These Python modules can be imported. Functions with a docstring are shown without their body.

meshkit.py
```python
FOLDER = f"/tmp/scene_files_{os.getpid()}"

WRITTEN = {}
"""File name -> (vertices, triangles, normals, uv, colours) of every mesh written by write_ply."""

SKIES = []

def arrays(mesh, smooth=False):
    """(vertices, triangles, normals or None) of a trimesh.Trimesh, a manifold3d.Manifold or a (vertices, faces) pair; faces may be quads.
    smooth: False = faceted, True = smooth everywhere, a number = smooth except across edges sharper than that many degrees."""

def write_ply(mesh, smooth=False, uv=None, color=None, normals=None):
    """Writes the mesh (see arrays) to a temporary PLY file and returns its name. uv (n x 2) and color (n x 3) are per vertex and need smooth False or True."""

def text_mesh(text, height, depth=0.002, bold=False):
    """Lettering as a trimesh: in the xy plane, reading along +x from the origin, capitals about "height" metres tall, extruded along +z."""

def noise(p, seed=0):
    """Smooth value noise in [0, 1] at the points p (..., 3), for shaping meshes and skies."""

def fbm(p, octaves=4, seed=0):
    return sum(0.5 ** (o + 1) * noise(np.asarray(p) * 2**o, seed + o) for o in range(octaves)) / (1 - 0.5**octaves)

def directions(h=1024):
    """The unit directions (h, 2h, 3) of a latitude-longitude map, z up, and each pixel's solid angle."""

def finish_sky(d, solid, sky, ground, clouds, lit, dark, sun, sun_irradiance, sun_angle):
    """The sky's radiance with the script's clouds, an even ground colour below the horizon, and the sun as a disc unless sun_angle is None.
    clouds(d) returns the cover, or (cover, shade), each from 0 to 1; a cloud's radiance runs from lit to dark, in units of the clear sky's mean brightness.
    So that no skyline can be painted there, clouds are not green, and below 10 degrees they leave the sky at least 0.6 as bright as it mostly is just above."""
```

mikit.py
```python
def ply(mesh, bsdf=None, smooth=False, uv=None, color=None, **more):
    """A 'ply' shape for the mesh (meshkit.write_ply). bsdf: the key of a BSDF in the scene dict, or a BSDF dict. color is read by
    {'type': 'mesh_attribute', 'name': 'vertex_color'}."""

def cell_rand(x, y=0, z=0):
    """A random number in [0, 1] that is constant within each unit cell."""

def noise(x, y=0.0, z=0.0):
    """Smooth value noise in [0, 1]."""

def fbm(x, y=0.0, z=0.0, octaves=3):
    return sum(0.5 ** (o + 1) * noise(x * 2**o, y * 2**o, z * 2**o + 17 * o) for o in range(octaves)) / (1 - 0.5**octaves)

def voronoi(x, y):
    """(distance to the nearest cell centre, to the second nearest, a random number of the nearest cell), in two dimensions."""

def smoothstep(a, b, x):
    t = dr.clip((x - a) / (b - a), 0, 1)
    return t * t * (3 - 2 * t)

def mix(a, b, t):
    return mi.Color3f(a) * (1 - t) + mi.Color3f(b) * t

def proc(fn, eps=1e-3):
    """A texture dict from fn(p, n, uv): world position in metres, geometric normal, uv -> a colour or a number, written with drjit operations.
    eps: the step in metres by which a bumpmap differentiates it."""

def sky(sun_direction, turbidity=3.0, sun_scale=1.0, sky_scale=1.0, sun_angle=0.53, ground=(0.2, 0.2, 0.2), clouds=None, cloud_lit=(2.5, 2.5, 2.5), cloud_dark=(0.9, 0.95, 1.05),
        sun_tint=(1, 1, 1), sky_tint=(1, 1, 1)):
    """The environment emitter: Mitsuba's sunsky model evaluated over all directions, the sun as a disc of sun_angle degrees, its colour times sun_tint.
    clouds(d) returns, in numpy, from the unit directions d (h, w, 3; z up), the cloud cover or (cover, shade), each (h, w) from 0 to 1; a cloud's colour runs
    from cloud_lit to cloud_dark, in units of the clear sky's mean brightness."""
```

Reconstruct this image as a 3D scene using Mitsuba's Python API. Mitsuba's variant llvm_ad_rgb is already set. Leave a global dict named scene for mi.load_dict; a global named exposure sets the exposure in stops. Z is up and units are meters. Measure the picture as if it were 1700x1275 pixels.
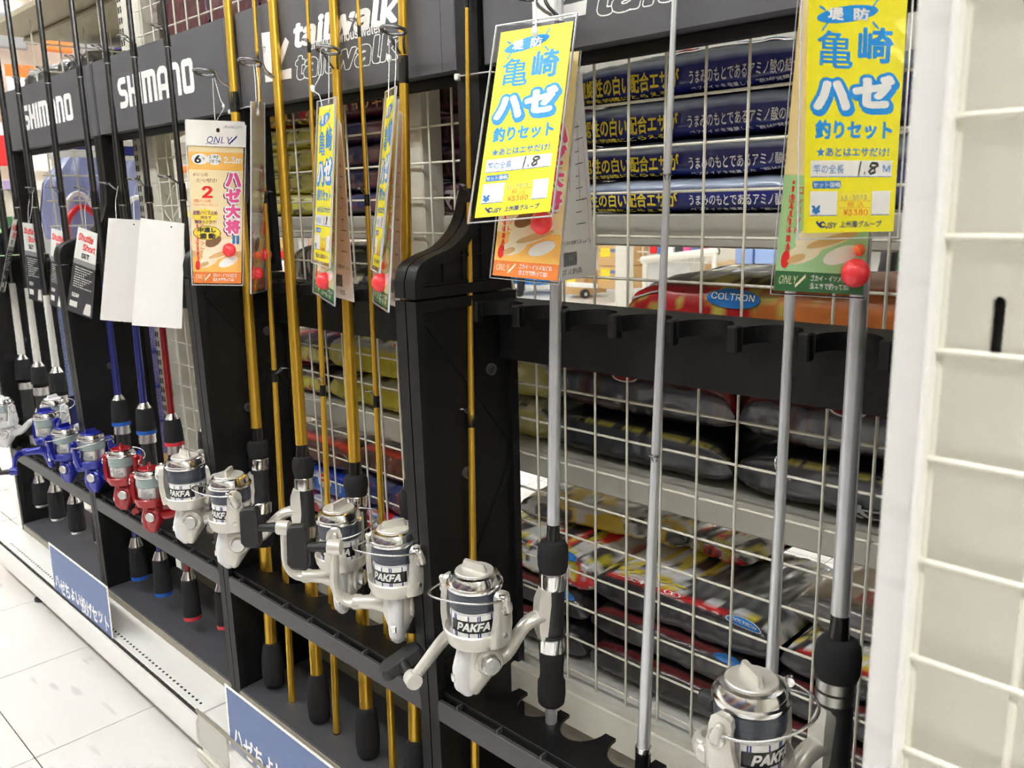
import math, glob, random
import numpy as np, trimesh, shapely
import drjit as dr
import mitsuba as mi
import mikit
from mikit import proc, noise, fbm, smoothstep, mix
from shapely import affinity
from shapely.geometry import Polygon, LineString, Point, box as sbox
from shapely.ops import unary_union
from PIL import Image, ImageDraw, ImageFont

T = mi.ScalarTransform4f
RNG = random.Random(7)
NP = np.random.default_rng(7)
PI = math.pi
# ------------------------------------------------------------------ camera, light, exposure
HC = 0.92                     # the lens is 0.92 m above the floor; x runs along the racks, y into the shelving
FPX = 1404.6
YAW, PITCH, ROLL = np.radians([44.568, 12.269, 1.400])
_cy, _sy = np.cos(YAW), np.sin(YAW)
FWD = np.array([-_sy * np.cos(PITCH), _cy * np.cos(PITCH), -np.sin(PITCH)])
_r = np.array([_cy, _sy, 0.0])
_d = np.cross(FWD, _r)
RIGHT = _r * np.cos(ROLL) + _d * np.sin(ROLL)
DOWN = np.cross(FWD, RIGHT)
CM = np.array([RIGHT, DOWN, FWD])
exposure = 0.42
scene = {'type': 'scene'}
labels = {}
scene['camera'] = {'type': 'thinlens', 'aperture_radius': 0.0011, 'focus_distance': 1.0,
                   'fov': 2 * math.degrees(math.atan(850 / FPX)), 'fov_axis': 'x', 'near_clip': 0.02, 'far_clip': 60.0,
                   'to_world': T().look_at(origin=[0, 0, HC], target=[float(FWD[0]), float(FWD[1]), HC + float(FWD[2])], up=[float(-v) for v in DOWN])}
LAMP = 9.0
CEIL = 1.88                   # ceiling height above the lens


def ray(x, y):
    return CM.T @ np.array([(x - 850) / FPX, (y - 637.5) / FPX, 1.0])


def at(x, y, Y):
    w = ray(x, y)
    return w * (Y / w[1])


def at_x(x, y, X):
    w = ray(x, y)
    return w * (X / w[0])


def at_z(x, y, Z):
    w = ray(x, y)
    return w * (Z / w[2])


def depth(p):
    return float(FWD @ np.asarray(p, float))


def px_m(n, p):
    """n pixels of the photograph in metres at the distance of p."""
    return n * depth(p) / FPX


# ------------------------------------------------------------------ scene helpers
def lin(r, g, b):
    c = np.array([r, g, b], float) / 255
    return [float(v) for v in np.where(c < 0.04045, c / 12.92, ((c + 0.055) / 1.055) ** 2.4)]


def rgb(r, g, b):
    return {'type': 'rgb', 'value': lin(r, g, b)}


def numbered(key, used=None):
    used = TAKEN if used is None else used
    k, n = key, 0
    while k in used:
        n += 1
        k = f'{key}_{n:03d}'
    used.add(k)
    return k


TAKEN = set()


def mesh_of(m):
    if isinstance(m, (list,)):
        m = trimesh.util.concatenate([mesh_of(x) for x in m])
    elif hasattr(m, 'to_mesh'):
        q = m.to_mesh()
        m = trimesh.Trimesh(q.vert_properties[:, :3], q.tri_verts, process=False)
    return m


def shape(mesh, mat, smooth=False, **kw):
    m = mesh_of(mesh)
    return mikit.ply(m, mat, smooth=smooth, to_world=T().translate([0, 0, HC]), **kw)


def thing(name, label, cat, group=None):
    k = numbered(name)
    labels[k] = {'label': label, 'category': cat}
    if group:
        labels[k]['group'] = group
    return k


def part(parent, name, mesh, mat, smooth=False, label=None, **kw):
    k = numbered(parent + '__' + name)
    scene[k] = shape(mesh, mat, smooth, **kw)
    if label:
        labels[k] = {'label': label}
    return k


def put(parent, name, plyd, M, label=None):
    k = numbered(parent + '__' + name)
    W = np.eye(4)
    W[2, 3] = HC
    scene[k] = {**plyd, 'to_world': T((W @ M).tolist())}
    if label:
        labels[k] = {'label': label}
    return k


def solo(name, label, cat, mesh, mat, smooth=False, group=None, kind=None, **kw):
    k = thing(name, label, cat, group)
    scene[k] = shape(mesh, mat, smooth, **kw)
    if kind:
        labels[k]['kind'] = kind
    return k


def struct(name, mesh, mat, label, smooth=False, **kw):
    k = numbered(name)
    scene[k] = shape(mesh, mat, smooth, **kw)
    labels[k] = {'label': label, 'kind': 'structure'}
    return k


# ------------------------------------------------------------------ mesh helpers
def tm(v, f):
    return trimesh.Trimesh(np.asarray(v, float), np.asarray(f, int), process=False)


def bx(x0, x1, y0, y1, z0, z1, c=0.0):
    """A box, its edges chamfered by c."""
    lo, hi = np.array([x0, y0, z0], float), np.array([x1, y1, z1], float)
    if c <= 0:
        m = trimesh.creation.box(extents=hi - lo)
        m.apply_translation((lo + hi) / 2)
        return m
    pts = []
    for sx in (0, 1):
        for sy in (0, 1):
            for sz in (0, 1):
                p = np.where([sx, sy, sz], hi, lo)
                inn = np.where([sx, sy, sz], -c, c)
                for k in range(3):
                    q = p + inn
                    q[k] = p[k]
                    pts.append(q)
    return trimesh.convex.convex_hull(np.array(pts))


def frame(axis):
    a = np.asarray(axis, float)
    a = a / np.linalg.norm(a)
    u = np.cross(a, [0, 0, 1.0] if abs(a[2]) < 0.9 else [0, 1.0, 0])
    u /= np.linalg.norm(u)
    return u, np.cross(a, u), a


def lathe(prof, n=24, closed=True):
    """Profile of (r, z) around z, from bottom to top or top to bottom; capped."""
    prof = np.asarray(prof, float)
    ang = np.arange(n) * 2 * PI / n
    v = np.stack([prof[:, None, 0] * np.cos(ang), prof[:, None, 0] * np.sin(ang), np.repeat(prof[:, 1:2], n, 1)], -1).reshape(-1, 3)
    m = len(prof)
    i, j = np.meshgrid(np.arange(m - 1), np.arange(n), indexing='ij')
    a, b, c, d = i * n + j, i * n + (j + 1) % n, (i + 1) * n + (j + 1) % n, (i + 1) * n + j
    f = np.concatenate([np.stack([a, b, c], -1).reshape(-1, 3), np.stack([a, c, d], -1).reshape(-1, 3)])
    extra, vv = [], [v]
    if closed:
        for row, flip in ((0, True), (m - 1, False)):
            if prof[row, 0] > 1e-6:
                k = sum(len(x) for x in vv)
                vv.append(np.array([[0, 0, prof[row, 1]]]))
                q = np.arange(n)
                t = np.stack([row * n + q, row * n + (q + 1) % n, np.full(n, k)], -1)
                extra.append(t[:, ::-1] if flip else t)
    me = tm(np.concatenate(vv), np.concatenate([f] + extra))
    if np.sum(np.cross(me.triangles[:, 1] - me.triangles[:, 0], me.triangles[:, 2] - me.triangles[:, 0]) * me.triangles.mean(1)) < 0 and prof[-1, 1] < prof[0, 1]:
        me.invert()
    return me


def along(mesh, p, axis):
    """Moves a mesh built around z at the origin to p, its z along axis."""
    u, w, a = frame(axis)
    M = np.eye(4)
    M[:3, 0], M[:3, 1], M[:3, 2], M[:3, 3] = u, w, a, p
    m = mesh.copy()
    m.apply_transform(M)
    return m


def tube(pts, r, sides=8, flat=1.0, up=None):
    """A tube through the points; r a number or one per point; flat < 1 squeezes it along the second normal."""
    p = np.asarray(pts, float)
    r = np.broadcast_to(np.asarray(r, float), (len(p),))
    t = np.gradient(p, axis=0)
    t /= np.linalg.norm(t, axis=1, keepdims=True) + 1e-12
    a = np.empty_like(p)
    ref = np.array(up if up is not None else ([0, 0, 1.0] if abs(t[0, 2]) < 0.9 else [1.0, 0, 0]), float)
    for k in range(len(p)):
        if up is not None:
            ref = np.array(up, float)
        q = ref - t[k] * (ref @ t[k])
        if np.linalg.norm(q) < 1e-6:
            q = np.cross(t[k], [0.3, 0.8, 0.1])
        a[k] = q / np.linalg.norm(q)
        ref = a[k]
    b = np.cross(t, a)
    ang = np.arange(sides) * 2 * PI / sides
    v = p[:, None] + r[:, None, None] * (np.cos(ang)[None, :, None] * a[:, None] * flat + np.sin(ang)[None, :, None] * b[:, None])
    i, j = np.meshgrid(np.arange(len(p) - 1), np.arange(sides), indexing='ij')
    A, B, C, D = i * sides + j, i * sides + (j + 1) % sides, (i + 1) * sides + (j + 1) % sides, (i + 1) * sides + j
    f = [np.stack([A, B, C], -1).reshape(-1, 3), np.stack([A, C, D], -1).reshape(-1, 3)]
    v = np.concatenate([v.reshape(-1, 3), p[:1], p[-1:]])
    k = len(p) * sides
    q = np.arange(sides)
    f.append(np.stack([(q + 1) % sides, q, np.full(sides, k)], -1))
    f.append(np.stack([k - sides + q, k - sides + (q + 1) % sides, np.full(sides, k + 1)], -1))
    return tm(v, np.concatenate(f))


def bar(p, q, r, sides=6):
    return tube([p, q], r, sides)


def curve(pts, n=24):
    """A smooth curve through the points (Catmull-Rom)."""
    p = np.asarray(pts, float)
    p = np.vstack([2 * p[0] - p[1], p, 2 * p[-1] - p[-2]])
    out = []
    m = len(p) - 3
    for s in np.linspace(0, m - 1e-9, n):
        k = int(s)
        t = s - k
        a, b, c, d = p[k:k + 4]
        out.append(0.5 * (2 * b + (c - a) * t + (2 * a - 5 * b + 4 * c - d) * t * t + (3 * b - a - 3 * c + d) * t ** 3))
    return np.array(out)


def torus(R, r, n=28, m=8):
    i, j = np.meshgrid(np.arange(n), np.arange(m), indexing='ij')
    A, B = i * 2 * PI / n, j * 2 * PI / m
    v = np.stack([(R + r * np.cos(B)) * np.cos(A), (R + r * np.cos(B)) * np.sin(A), r * np.sin(B)], -1).reshape(-1, 3)
    a, b, c, d = i * m + j, ((i + 1) % n) * m + j, ((i + 1) % n) * m + (j + 1) % m, i * m + (j + 1) % m
    return tm(v, np.concatenate([np.stack([a, b, c], -1).reshape(-1, 3), np.stack([a, c, d], -1).reshape(-1, 3)]))


def prism(poly, h):
    """A shapely polygon in xy, extruded along z from 0 to h."""
    gs = [g for g in getattr(poly, 'geoms', [poly]) if g.area > 1e-12]
    return trimesh.util.concatenate([trimesh.creation.extrude_polygon(g, h, engine='earcut') for g in gs])


def to_axes(m, o, ex, ey, ez):
    """Local x, y, z of the mesh along the world vectors ex, ey, ez from o."""
    M = np.eye(4)
    M[:3, 0], M[:3, 1], M[:3, 2], M[:3, 3] = ex, ey, ez, o
    m = m.copy()
    m.apply_transform(M)
    return m


def yz_prism(poly, x0, x1):
    """A polygon drawn in (y, z), extruded along x from x0 to x1."""
    return to_axes(prism(poly, x1 - x0), [x0, 0, 0], [0, 1, 0], [0, 0, 1], [1, 0, 0])


def xy_prism(poly, z0, z1):
    m = prism(poly, z1 - z0)
    m.apply_translation([0, 0, z0])
    return m


def hull(balls, n=2):
    """The convex hull of spheres (x, y, z, r)."""
    s = trimesh.creation.icosphere(subdivisions=n, radius=1.0).vertices
    return trimesh.convex.convex_hull(np.vstack([s * b[3] + np.array(b[:3]) for b in balls]))


# ------------------------------------------------------------------ lettering
_FONTS = {}
_GLYPHS = {}


def font(kind, size=88):
    if (kind, size) not in _FONTS:
        pat = {'cjk': 'Noto Sans CJK*', 'latin': 'Inter*'}[kind]
        _FONTS[kind, size] = ImageFont.truetype(glob.glob('/opt/blender-*/*/datafiles/fonts/' + pat)[0], size)
    return _FONTS[kind, size]


def text_poly(s, kind='cjk', bold=0.0, size=88):
    """The outline of a line of text as a shapely shape, in units of the font size, y up."""
    key = (s, kind, bold, size)
    if key in _GLYPHS:
        return _GLYPHS[key]
    f = font(kind, size)
    x0, y0, x1, y1 = f.getbbox(s, anchor='ls')
    im = Image.new('L', (x1 - x0 + 8, y1 - y0 + 8))
    ImageDraw.Draw(im).text((4 - x0, 4 - y0), s, 255, f, anchor='ls')
    on = np.pad(np.asarray(im) > 127, ((0, 0), (1, 1))).astype(np.int8)
    rows, a = np.nonzero(np.diff(on, axis=1) == 1)
    b = np.nonzero(np.diff(on, axis=1) == -1)[1]
    g = shapely.union_all(shapely.box(a, -rows - 1.0, b, -rows * 1.0)).buffer(0.6).buffer(-0.6).simplify(0.6 if size > 60 else 0.45)
    g = affinity.scale(g, 1 / size, 1 / size, origin=(0, 0))
    if bold:
        g = g.buffer(bold, quad_segs=2).simplify(0.006)
    _GLYPHS[key] = g
    return g


def fit(g, x0, y0, x1, y1, keep=False, skew=0):
    """Scales a shape into the box (y up)."""
    if skew:
        g = affinity.skew(g, xs=skew, origin=(0, 0))
    a, b, c, d = g.bounds
    sx, sy = (x1 - x0) / (c - a), (y1 - y0) / (d - b)
    if keep:
        sx = sy = min(sx, sy)
    g = affinity.scale(g, sx, sy, origin=(a, b))
    return affinity.translate(g, x0 - a, y0 - b)


def flat_tri(poly):
    """(points, triangles) of a shapely shape."""
    V, F, n = [], [], 0
    for g in getattr(poly, 'geoms', [poly]):
        if g.geom_type != 'Polygon' or g.area < 1e-9:
            continue
        v, f = trimesh.creation.triangulate_polygon(g, engine='earcut')
        V.append(np.asarray(v)[:, :2])
        F.append(np.asarray(f) + n)
        n += len(v)
    return (np.vstack(V), np.vstack(F)) if V else (np.zeros((0, 2)), np.zeros((0, 3), int))


class Card:
    """A hanging sheet between four corners (top left, top right, bottom right, bottom left). Its own units: u from 0 to 1 to the
    right, v from 0 (top) to 1 (bottom); its print is laid on it in layers."""

    def __init__(self, tl, tr, br, bl, bulge=0.0, thick=0.0005):
        self.c = [np.asarray(p, float) for p in (tl, tr, br, bl)]
        n = np.cross(self.c[1] - self.c[0], self.c[3] - self.c[0])
        n /= np.linalg.norm(n)
        self.n = n if n @ self.c[0] < 0 else -n
        self.bulge, self.thick = bulge, thick
        self.w, self.h = np.linalg.norm(self.c[1] - self.c[0]), np.linalg.norm(self.c[3] - self.c[0])
        self.layers = 0

    def map(self, u, v, h=0.0):
        u, v = np.asarray(u, float)[..., None], np.asarray(v, float)[..., None]
        tl, tr, br, bl = self.c
        p = (tl * (1 - u) + tr * u) * (1 - v) + (bl * (1 - u) + br * u) * v
        return p + self.n * (h + self.bulge * np.sin(PI * np.clip(v, 0, 1)))

    def sheet(self, u0=0, v0=0, u1=1, v1=1, h=0.0, thick=None, poly=None):
        thick = self.thick if thick is None else thick
        nu, nv = 2, 10 if self.bulge else 2
        U, V = np.meshgrid(np.linspace(u0, u1, nu), np.linspace(v0, v1, nv))
        a, b = self.map(U, V, h).reshape(-1, 3), self.map(U, V, h - thick).reshape(-1, 3)
        i, j = np.meshgrid(np.arange(nv - 1), np.arange(nu - 1), indexing='ij')
        A, B, C, D = i * nu + j, i * nu + j + 1, (i + 1) * nu + j + 1, (i + 1) * nu + j
        f = np.concatenate([np.stack([A, D, C], -1).reshape(-1, 3), np.stack([A, C, B], -1).reshape(-1, 3)])
        loop = np.concatenate([np.arange(nu), np.arange(1, nv) * nu + nu - 1, (nv - 1) * nu + np.arange(nu - 2, -1, -1), np.arange(nv - 2, 0, -1) * nu])
        k = len(a)
        nx = np.roll(loop, -1)
        f = np.concatenate([f, f[:, ::-1] + k, np.stack([loop, nx, nx + k], -1), np.stack([loop, nx + k, loop + k], -1)])
        m = tm(np.vstack([a, b]), f)
        m.fix_normals()
        return m

    def printed(self, poly, layer=1):
        """poly in u to the right and v downwards."""
        p, f = flat_tri(poly)
        if self.bulge:
            q = trimesh.Trimesh(np.c_[p, np.zeros(len(p))], f, process=False).subdivide_to_size(0.14)
            p, f = np.asarray(q.vertices)[:, :2], q.faces
        q = self.map(p[:, 0], p[:, 1], 0.00025 * layer)
        m = tm(q, f)
        fn = m.face_normals.sum(0)
        if fn @ self.n < 0:
            m.invert()
        return m

    def text(self, s, u0, v0, u1, v1, kind='cjk', bold=0.0, skew=0, size=88):
        """Text that fills the box."""
        return affinity.scale(fit(text_poly(s, kind, bold, size), u0, -v1, u1, -v0, skew=skew), 1, -1, origin=(0, 0))


def oval(u, v, a, b):
    return affinity.scale(Point(u, v).buffer(1, quad_segs=8), a, b)


# ------------------------------------------------------------------ materials
def mat(key, d, two=False):
    scene[key] = {'type': 'twosided', 'b': d} if two else d
    return key


def plain(key, c, rough=0.5, spec=0.5, metal=0.0, coat=0.0, two=False):
    d = {'type': 'principled', 'base_color': rgb(*c) if not isinstance(c, dict) else c, 'roughness': rough, 'specular': spec, 'metallic': metal}
    if coat:
        d |= {'clearcoat': coat, 'clearcoat_gloss': 0.9}
    return mat(key, d, two)


def speckle(base, amount, scale):
    c = lin(*base)
    return proc(lambda p, n, uv: mi.Color3f(c) * (1 - amount + 2 * amount * fbm(p.x * scale, p.y * scale, p.z * scale)))


def floor_fn(p, n, uv):
    a = fbm(p.x * 3.1, p.y * 3.1, 0.3)
    streak = smoothstep(0.70, 0.86, fbm(p.x * 9 + 40, p.y * 46, 2.0))
    return mi.Color3f(0.72, 0.705, 0.68) * (0.93 + 0.1 * a) * (1 - 0.20 * streak)


def wood_fn(p, n, uv):
    s = fbm(p.x * 2, p.y * 30, p.z * 2)
    return mix((0.55, 0.36, 0.17), (0.70, 0.5, 0.27), s)


def gold_fn(p, n, uv):
    return mi.Color3f(0.72, 0.43, 0.04) * (0.9 + 0.2 * fbm(p.x * 900, p.y * 900, p.z * 260))


def line_fn(p, n, uv):
    s = noise(p.z * 2600, 3.0, 1.0) * 0.6 + noise(p.z * 900, p.x * 40, p.y * 40) * 0.4
    return mix((0.005, 0.008, 0.014), (0.055, 0.07, 0.10), s)


def pale_line_fn(p, n, uv):
    s = noise(p.z * 2600, 3.0, 1.0) * 0.6 + noise(p.z * 900, p.x * 40, p.y * 40) * 0.4
    return mix((0.16, 0.22, 0.22), (0.38, 0.46, 0.46), s)


def net_fn(c0, c1):
    def fn(p, n, uv):
        a = dr.abs(dr.sin((p.y + p.z) * 420)) * dr.abs(dr.sin((p.y - p.z) * 420))
        return mix(c0, c1, smoothstep(0.08, 0.3, a))
    return fn


def cork_fn(p, n, uv):
    return mi.Color3f(0.012, 0.012, 0.013) * (0.75 + 0.5 * fbm(p.x * 700, p.y * 700, p.z * 700))


def scuff_fn(p, n, uv):
    s = smoothstep(0.62, 0.8, fbm(p.x * 25, p.y * 25, p.z * 60 + 4))
    return mi.Color3f(0.70, 0.695, 0.675) * (1 - 0.10 * s)


mat('floor_vinyl', {'type': 'principled', 'base_color': proc(floor_fn), 'roughness': 0.32, 'specular': 0.45})
plain('joint_dark', (70, 62, 52), 0.8)
plain('ceiling_white', (236, 236, 232), 0.9)
plain('wall_cream', (226, 222, 210), 0.9)
plain('white_paint', {'type': 'rgb', 'value': [0.80, 0.795, 0.765]}, 0.38)
mat('white_scuffed', {'type': 'principled', 'base_color': proc(scuff_fn), 'roughness': 0.36, 'specular': 0.5})
plain('ivory_paint', (206, 203, 190), 0.42)
plain('shaded_ivory', (150, 142, 118), 0.5)  # ivory darkened: shade under the top shelf put into the colour
plain('panel_paint', (205, 202, 191), 0.5)
plain('wire_coat', (226, 224, 210), 0.35)
plain('shelf_grey', (176, 174, 164), 0.5)
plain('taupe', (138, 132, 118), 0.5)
plain('slot_dark', (24, 22, 20), 0.8)
mat('black_plastic', {'type': 'principled', 'base_color': {'type': 'rgb', 'value': [0.0038, 0.004, 0.0045]}, 'roughness': 0.45, 'specular': 0.24})
mat('grey_plastic', {'type': 'principled', 'base_color': {'type': 'rgb', 'value': [0.05, 0.05, 0.054]}, 'roughness': 0.46, 'specular': 0.45})
plain('deck_grey', (62, 63, 68), 0.55)
plain('header_paint', (80, 80, 85), 0.5)
plain('print_white', (240, 240, 240), 0.5, two=True)
plain('gloss_black', (10, 10, 11), 0.15, 0.6)
mat('eva', {'type': 'principled', 'base_color': proc(cork_fn), 'roughness': 0.9, 'specular': 0.2})
mat('gold', {'type': 'principled', 'base_color': proc(gold_fn), 'roughness': 0.3, 'metallic': 0.75, 'specular': 0.5, 'clearcoat': 0.6, 'clearcoat_gloss': 0.9})
mat('rod_silver', {'type': 'principled', 'base_color': rgb(212, 214, 219), 'roughness': 0.3, 'metallic': 0.6, 'clearcoat': 0.5, 'clearcoat_gloss': 0.9})
plain('rod_black', (13, 13, 15), 0.2, 0.5, coat=0.7)
plain('rod_white', (214, 212, 206), 0.25, 0.5, coat=0.5)
plain('rod_blue', (28, 36, 110), 0.22, 0.5, 0.4, coat=0.7)
plain('rod_red', (128, 16, 20), 0.22, 0.5, 0.4, coat=0.7)
mat('chrome', {'type': 'roughconductor', 'specular_reflectance': {'type': 'rgb', 'value': [0.92, 0.92, 0.93]}, 'alpha': 0.03})
mat('satin_metal', {'type': 'roughconductor', 'specular_reflectance': {'type': 'rgb', 'value': [0.74, 0.74, 0.73]}, 'alpha': 0.2})
mat('dark_chrome', {'type': 'roughconductor', 'specular_reflectance': {'type': 'rgb', 'value': [0.30, 0.30, 0.31]}, 'alpha': 0.12})
plain('pearl', (214, 211, 203), 0.3, 0.5, 0.4, coat=0.6)
plain('pearl_white', (218, 218, 220), 0.25, 0.5, coat=0.5)
plain('reel_blue', (22, 32, 142), 0.2, 0.6, 0.3, coat=0.9)
plain('reel_red', (150, 18, 26), 0.2, 0.6, 0.3, coat=0.9)
mat('line_dark', {'type': 'principled', 'base_color': proc(line_fn), 'roughness': 0.3, 'specular': 0.7})
mat('line_pale', {'type': 'principled', 'base_color': proc(pale_line_fn), 'roughness': 0.3, 'specular': 0.6})
plain('label_silver', (214, 215, 218), 0.22, 0.5, 0.5)
plain('rubber_black', (20, 21, 23), 0.5)
plain('band_blue', (16, 84, 176), 0.6)
plain('band_red', (206, 48, 60), 0.6)
for k, c in dict(yellow=(250, 238, 24), sticker=(252, 236, 60), blue=(20, 142, 222), cream=(240, 222, 178), amber=(246, 190, 96), orange=(232, 128, 58), green=(52, 104, 62), pink=(226, 88, 150), plum=(120, 50, 110),
                 ink=(26, 24, 28), paper=(244, 243, 240), sand=(214, 176, 120), brown=(120, 86, 58), shell=(246, 232, 204), red=(224, 40, 44), maroon=(120, 20, 28), navy=(24, 32, 110), slate=(92, 112, 158), grey=(150, 150, 152), mint=(170, 212, 160),
                 lilac=(186, 168, 214), orange_ink=(226, 116, 30), dark_grey=(60, 60, 64), sky=(40, 116, 190), lemon=(236, 214, 60)).items():
    plain('print_' + k, c, 0.42, 0.4, two=True)
mat('float_red', {'type': 'principled', 'base_color': rgb(246, 54, 64), 'roughness': 0.35, 'specular': 0.5, 'clearcoat': 0.6})
plain('float_orange', (250, 110, 60), 0.4)
mat('clear_film', {'type': 'thindielectric', 'int_ior': 1.14})
mat('clear_rim', {'type': 'principled', 'base_color': rgb(196, 198, 204), 'roughness': 0.15, 'specular': 0.7}, two=True)  # opaque grey: the reflection along clear edges put into the colour
plain('nylon_white', (238, 238, 236), 0.4)
mat('bag_film', {'type': 'principled', 'base_color': {'type': 'mesh_attribute', 'name': 'vertex_color'}, 'roughness': 0.22, 'specular': 0.6, 'clearcoat': 1.0, 'clearcoat_gloss': 0.93}, two=True)
mat('matt_paint', {'type': 'principled', 'base_color': {'type': 'mesh_attribute', 'name': 'vertex_color'}, 'roughness': 0.6, 'specular': 0.4}, two=True)
mat('wood', {'type': 'principled', 'base_color': proc(wood_fn), 'roughness': 0.5})
plain('card_brown', (196, 158, 108), 0.8)
plain('bin_blue', (150, 176, 226), 0.4)
mat('net_blue', {'type': 'principled', 'base_color': proc(net_fn(lin(212, 222, 238), lin(34, 60, 140))), 'roughness': 0.7}, two=True)
mat('net_navy', {'type': 'principled', 'base_color': proc(net_fn(lin(150, 140, 170), lin(44, 34, 110))), 'roughness': 0.7}, two=True)
plain('sleeve_blue', (150, 158, 200), 0.3, 0.5, coat=0.6)
mat('lamp_tube', {'type': 'diffuse', 'reflectance': rgb(230, 230, 230)})

# ------------------------------------------------------------------ lamps of the shop
ZF = -0.92                    # the floor


ORD = ('first', 'second', 'third', 'fourth', 'fifth', 'sixth', 'seventh', 'eighth', 'ninth', 'tenth', 'eleventh', 'twelfth', 'thirteenth')


def lamp(x, y, where):
    k = thing('ceiling_lamp', f'white twin-tube fluorescent ceiling lamp, {where}', 'lamp', 'fluorescent ceiling lamps')
    part(k, 'housing', bx(x - 0.62, x + 0.62, y - 0.12, y + 0.12, CEIL - 0.05, CEIL - 0.005, 0.01), 'white_paint')
    for s in (-1, 1):
        m = tube([[x - 0.59, y + s * 0.065, CEIL - 0.075], [x + 0.59, y + s * 0.065, CEIL - 0.075]], 0.017, 10)
        kk = numbered(k + '__tube')
        scene[kk] = shape(m, 'lamp_tube', emitter={'type': 'area', 'radiance': {'type': 'rgb', 'value': [LAMP * 6.2, LAMP * 6.25, LAMP * 6.2]}})


for n, xx in enumerate((-4.4, -3.0, -1.6, -0.2, 1.2, 2.6, 4.0)):  # last two lengthen the row as added fill for the yellow cards
    lamp(xx, -0.75, f'{ORD[n]} from the far end over the rod aisle')
for n, xx in enumerate((-4.6, -2.4, -0.2)):
    lamp(xx, 2.6, f'{ORD[n]} from the far end behind the shelving')
lamp(-4.4, 0.95, 'beside the pegboard wall')
for n, (xx, yy) in enumerate(((-6.5, 0.2), (-6.5, 5.0), (-3.0, 5.2), (-8.5, 8.5), (-5.0, 8.5), (-1.5, 8.5))):
    lamp(xx, yy, f'{ORD[n]} of those over the far shop floor')

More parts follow.
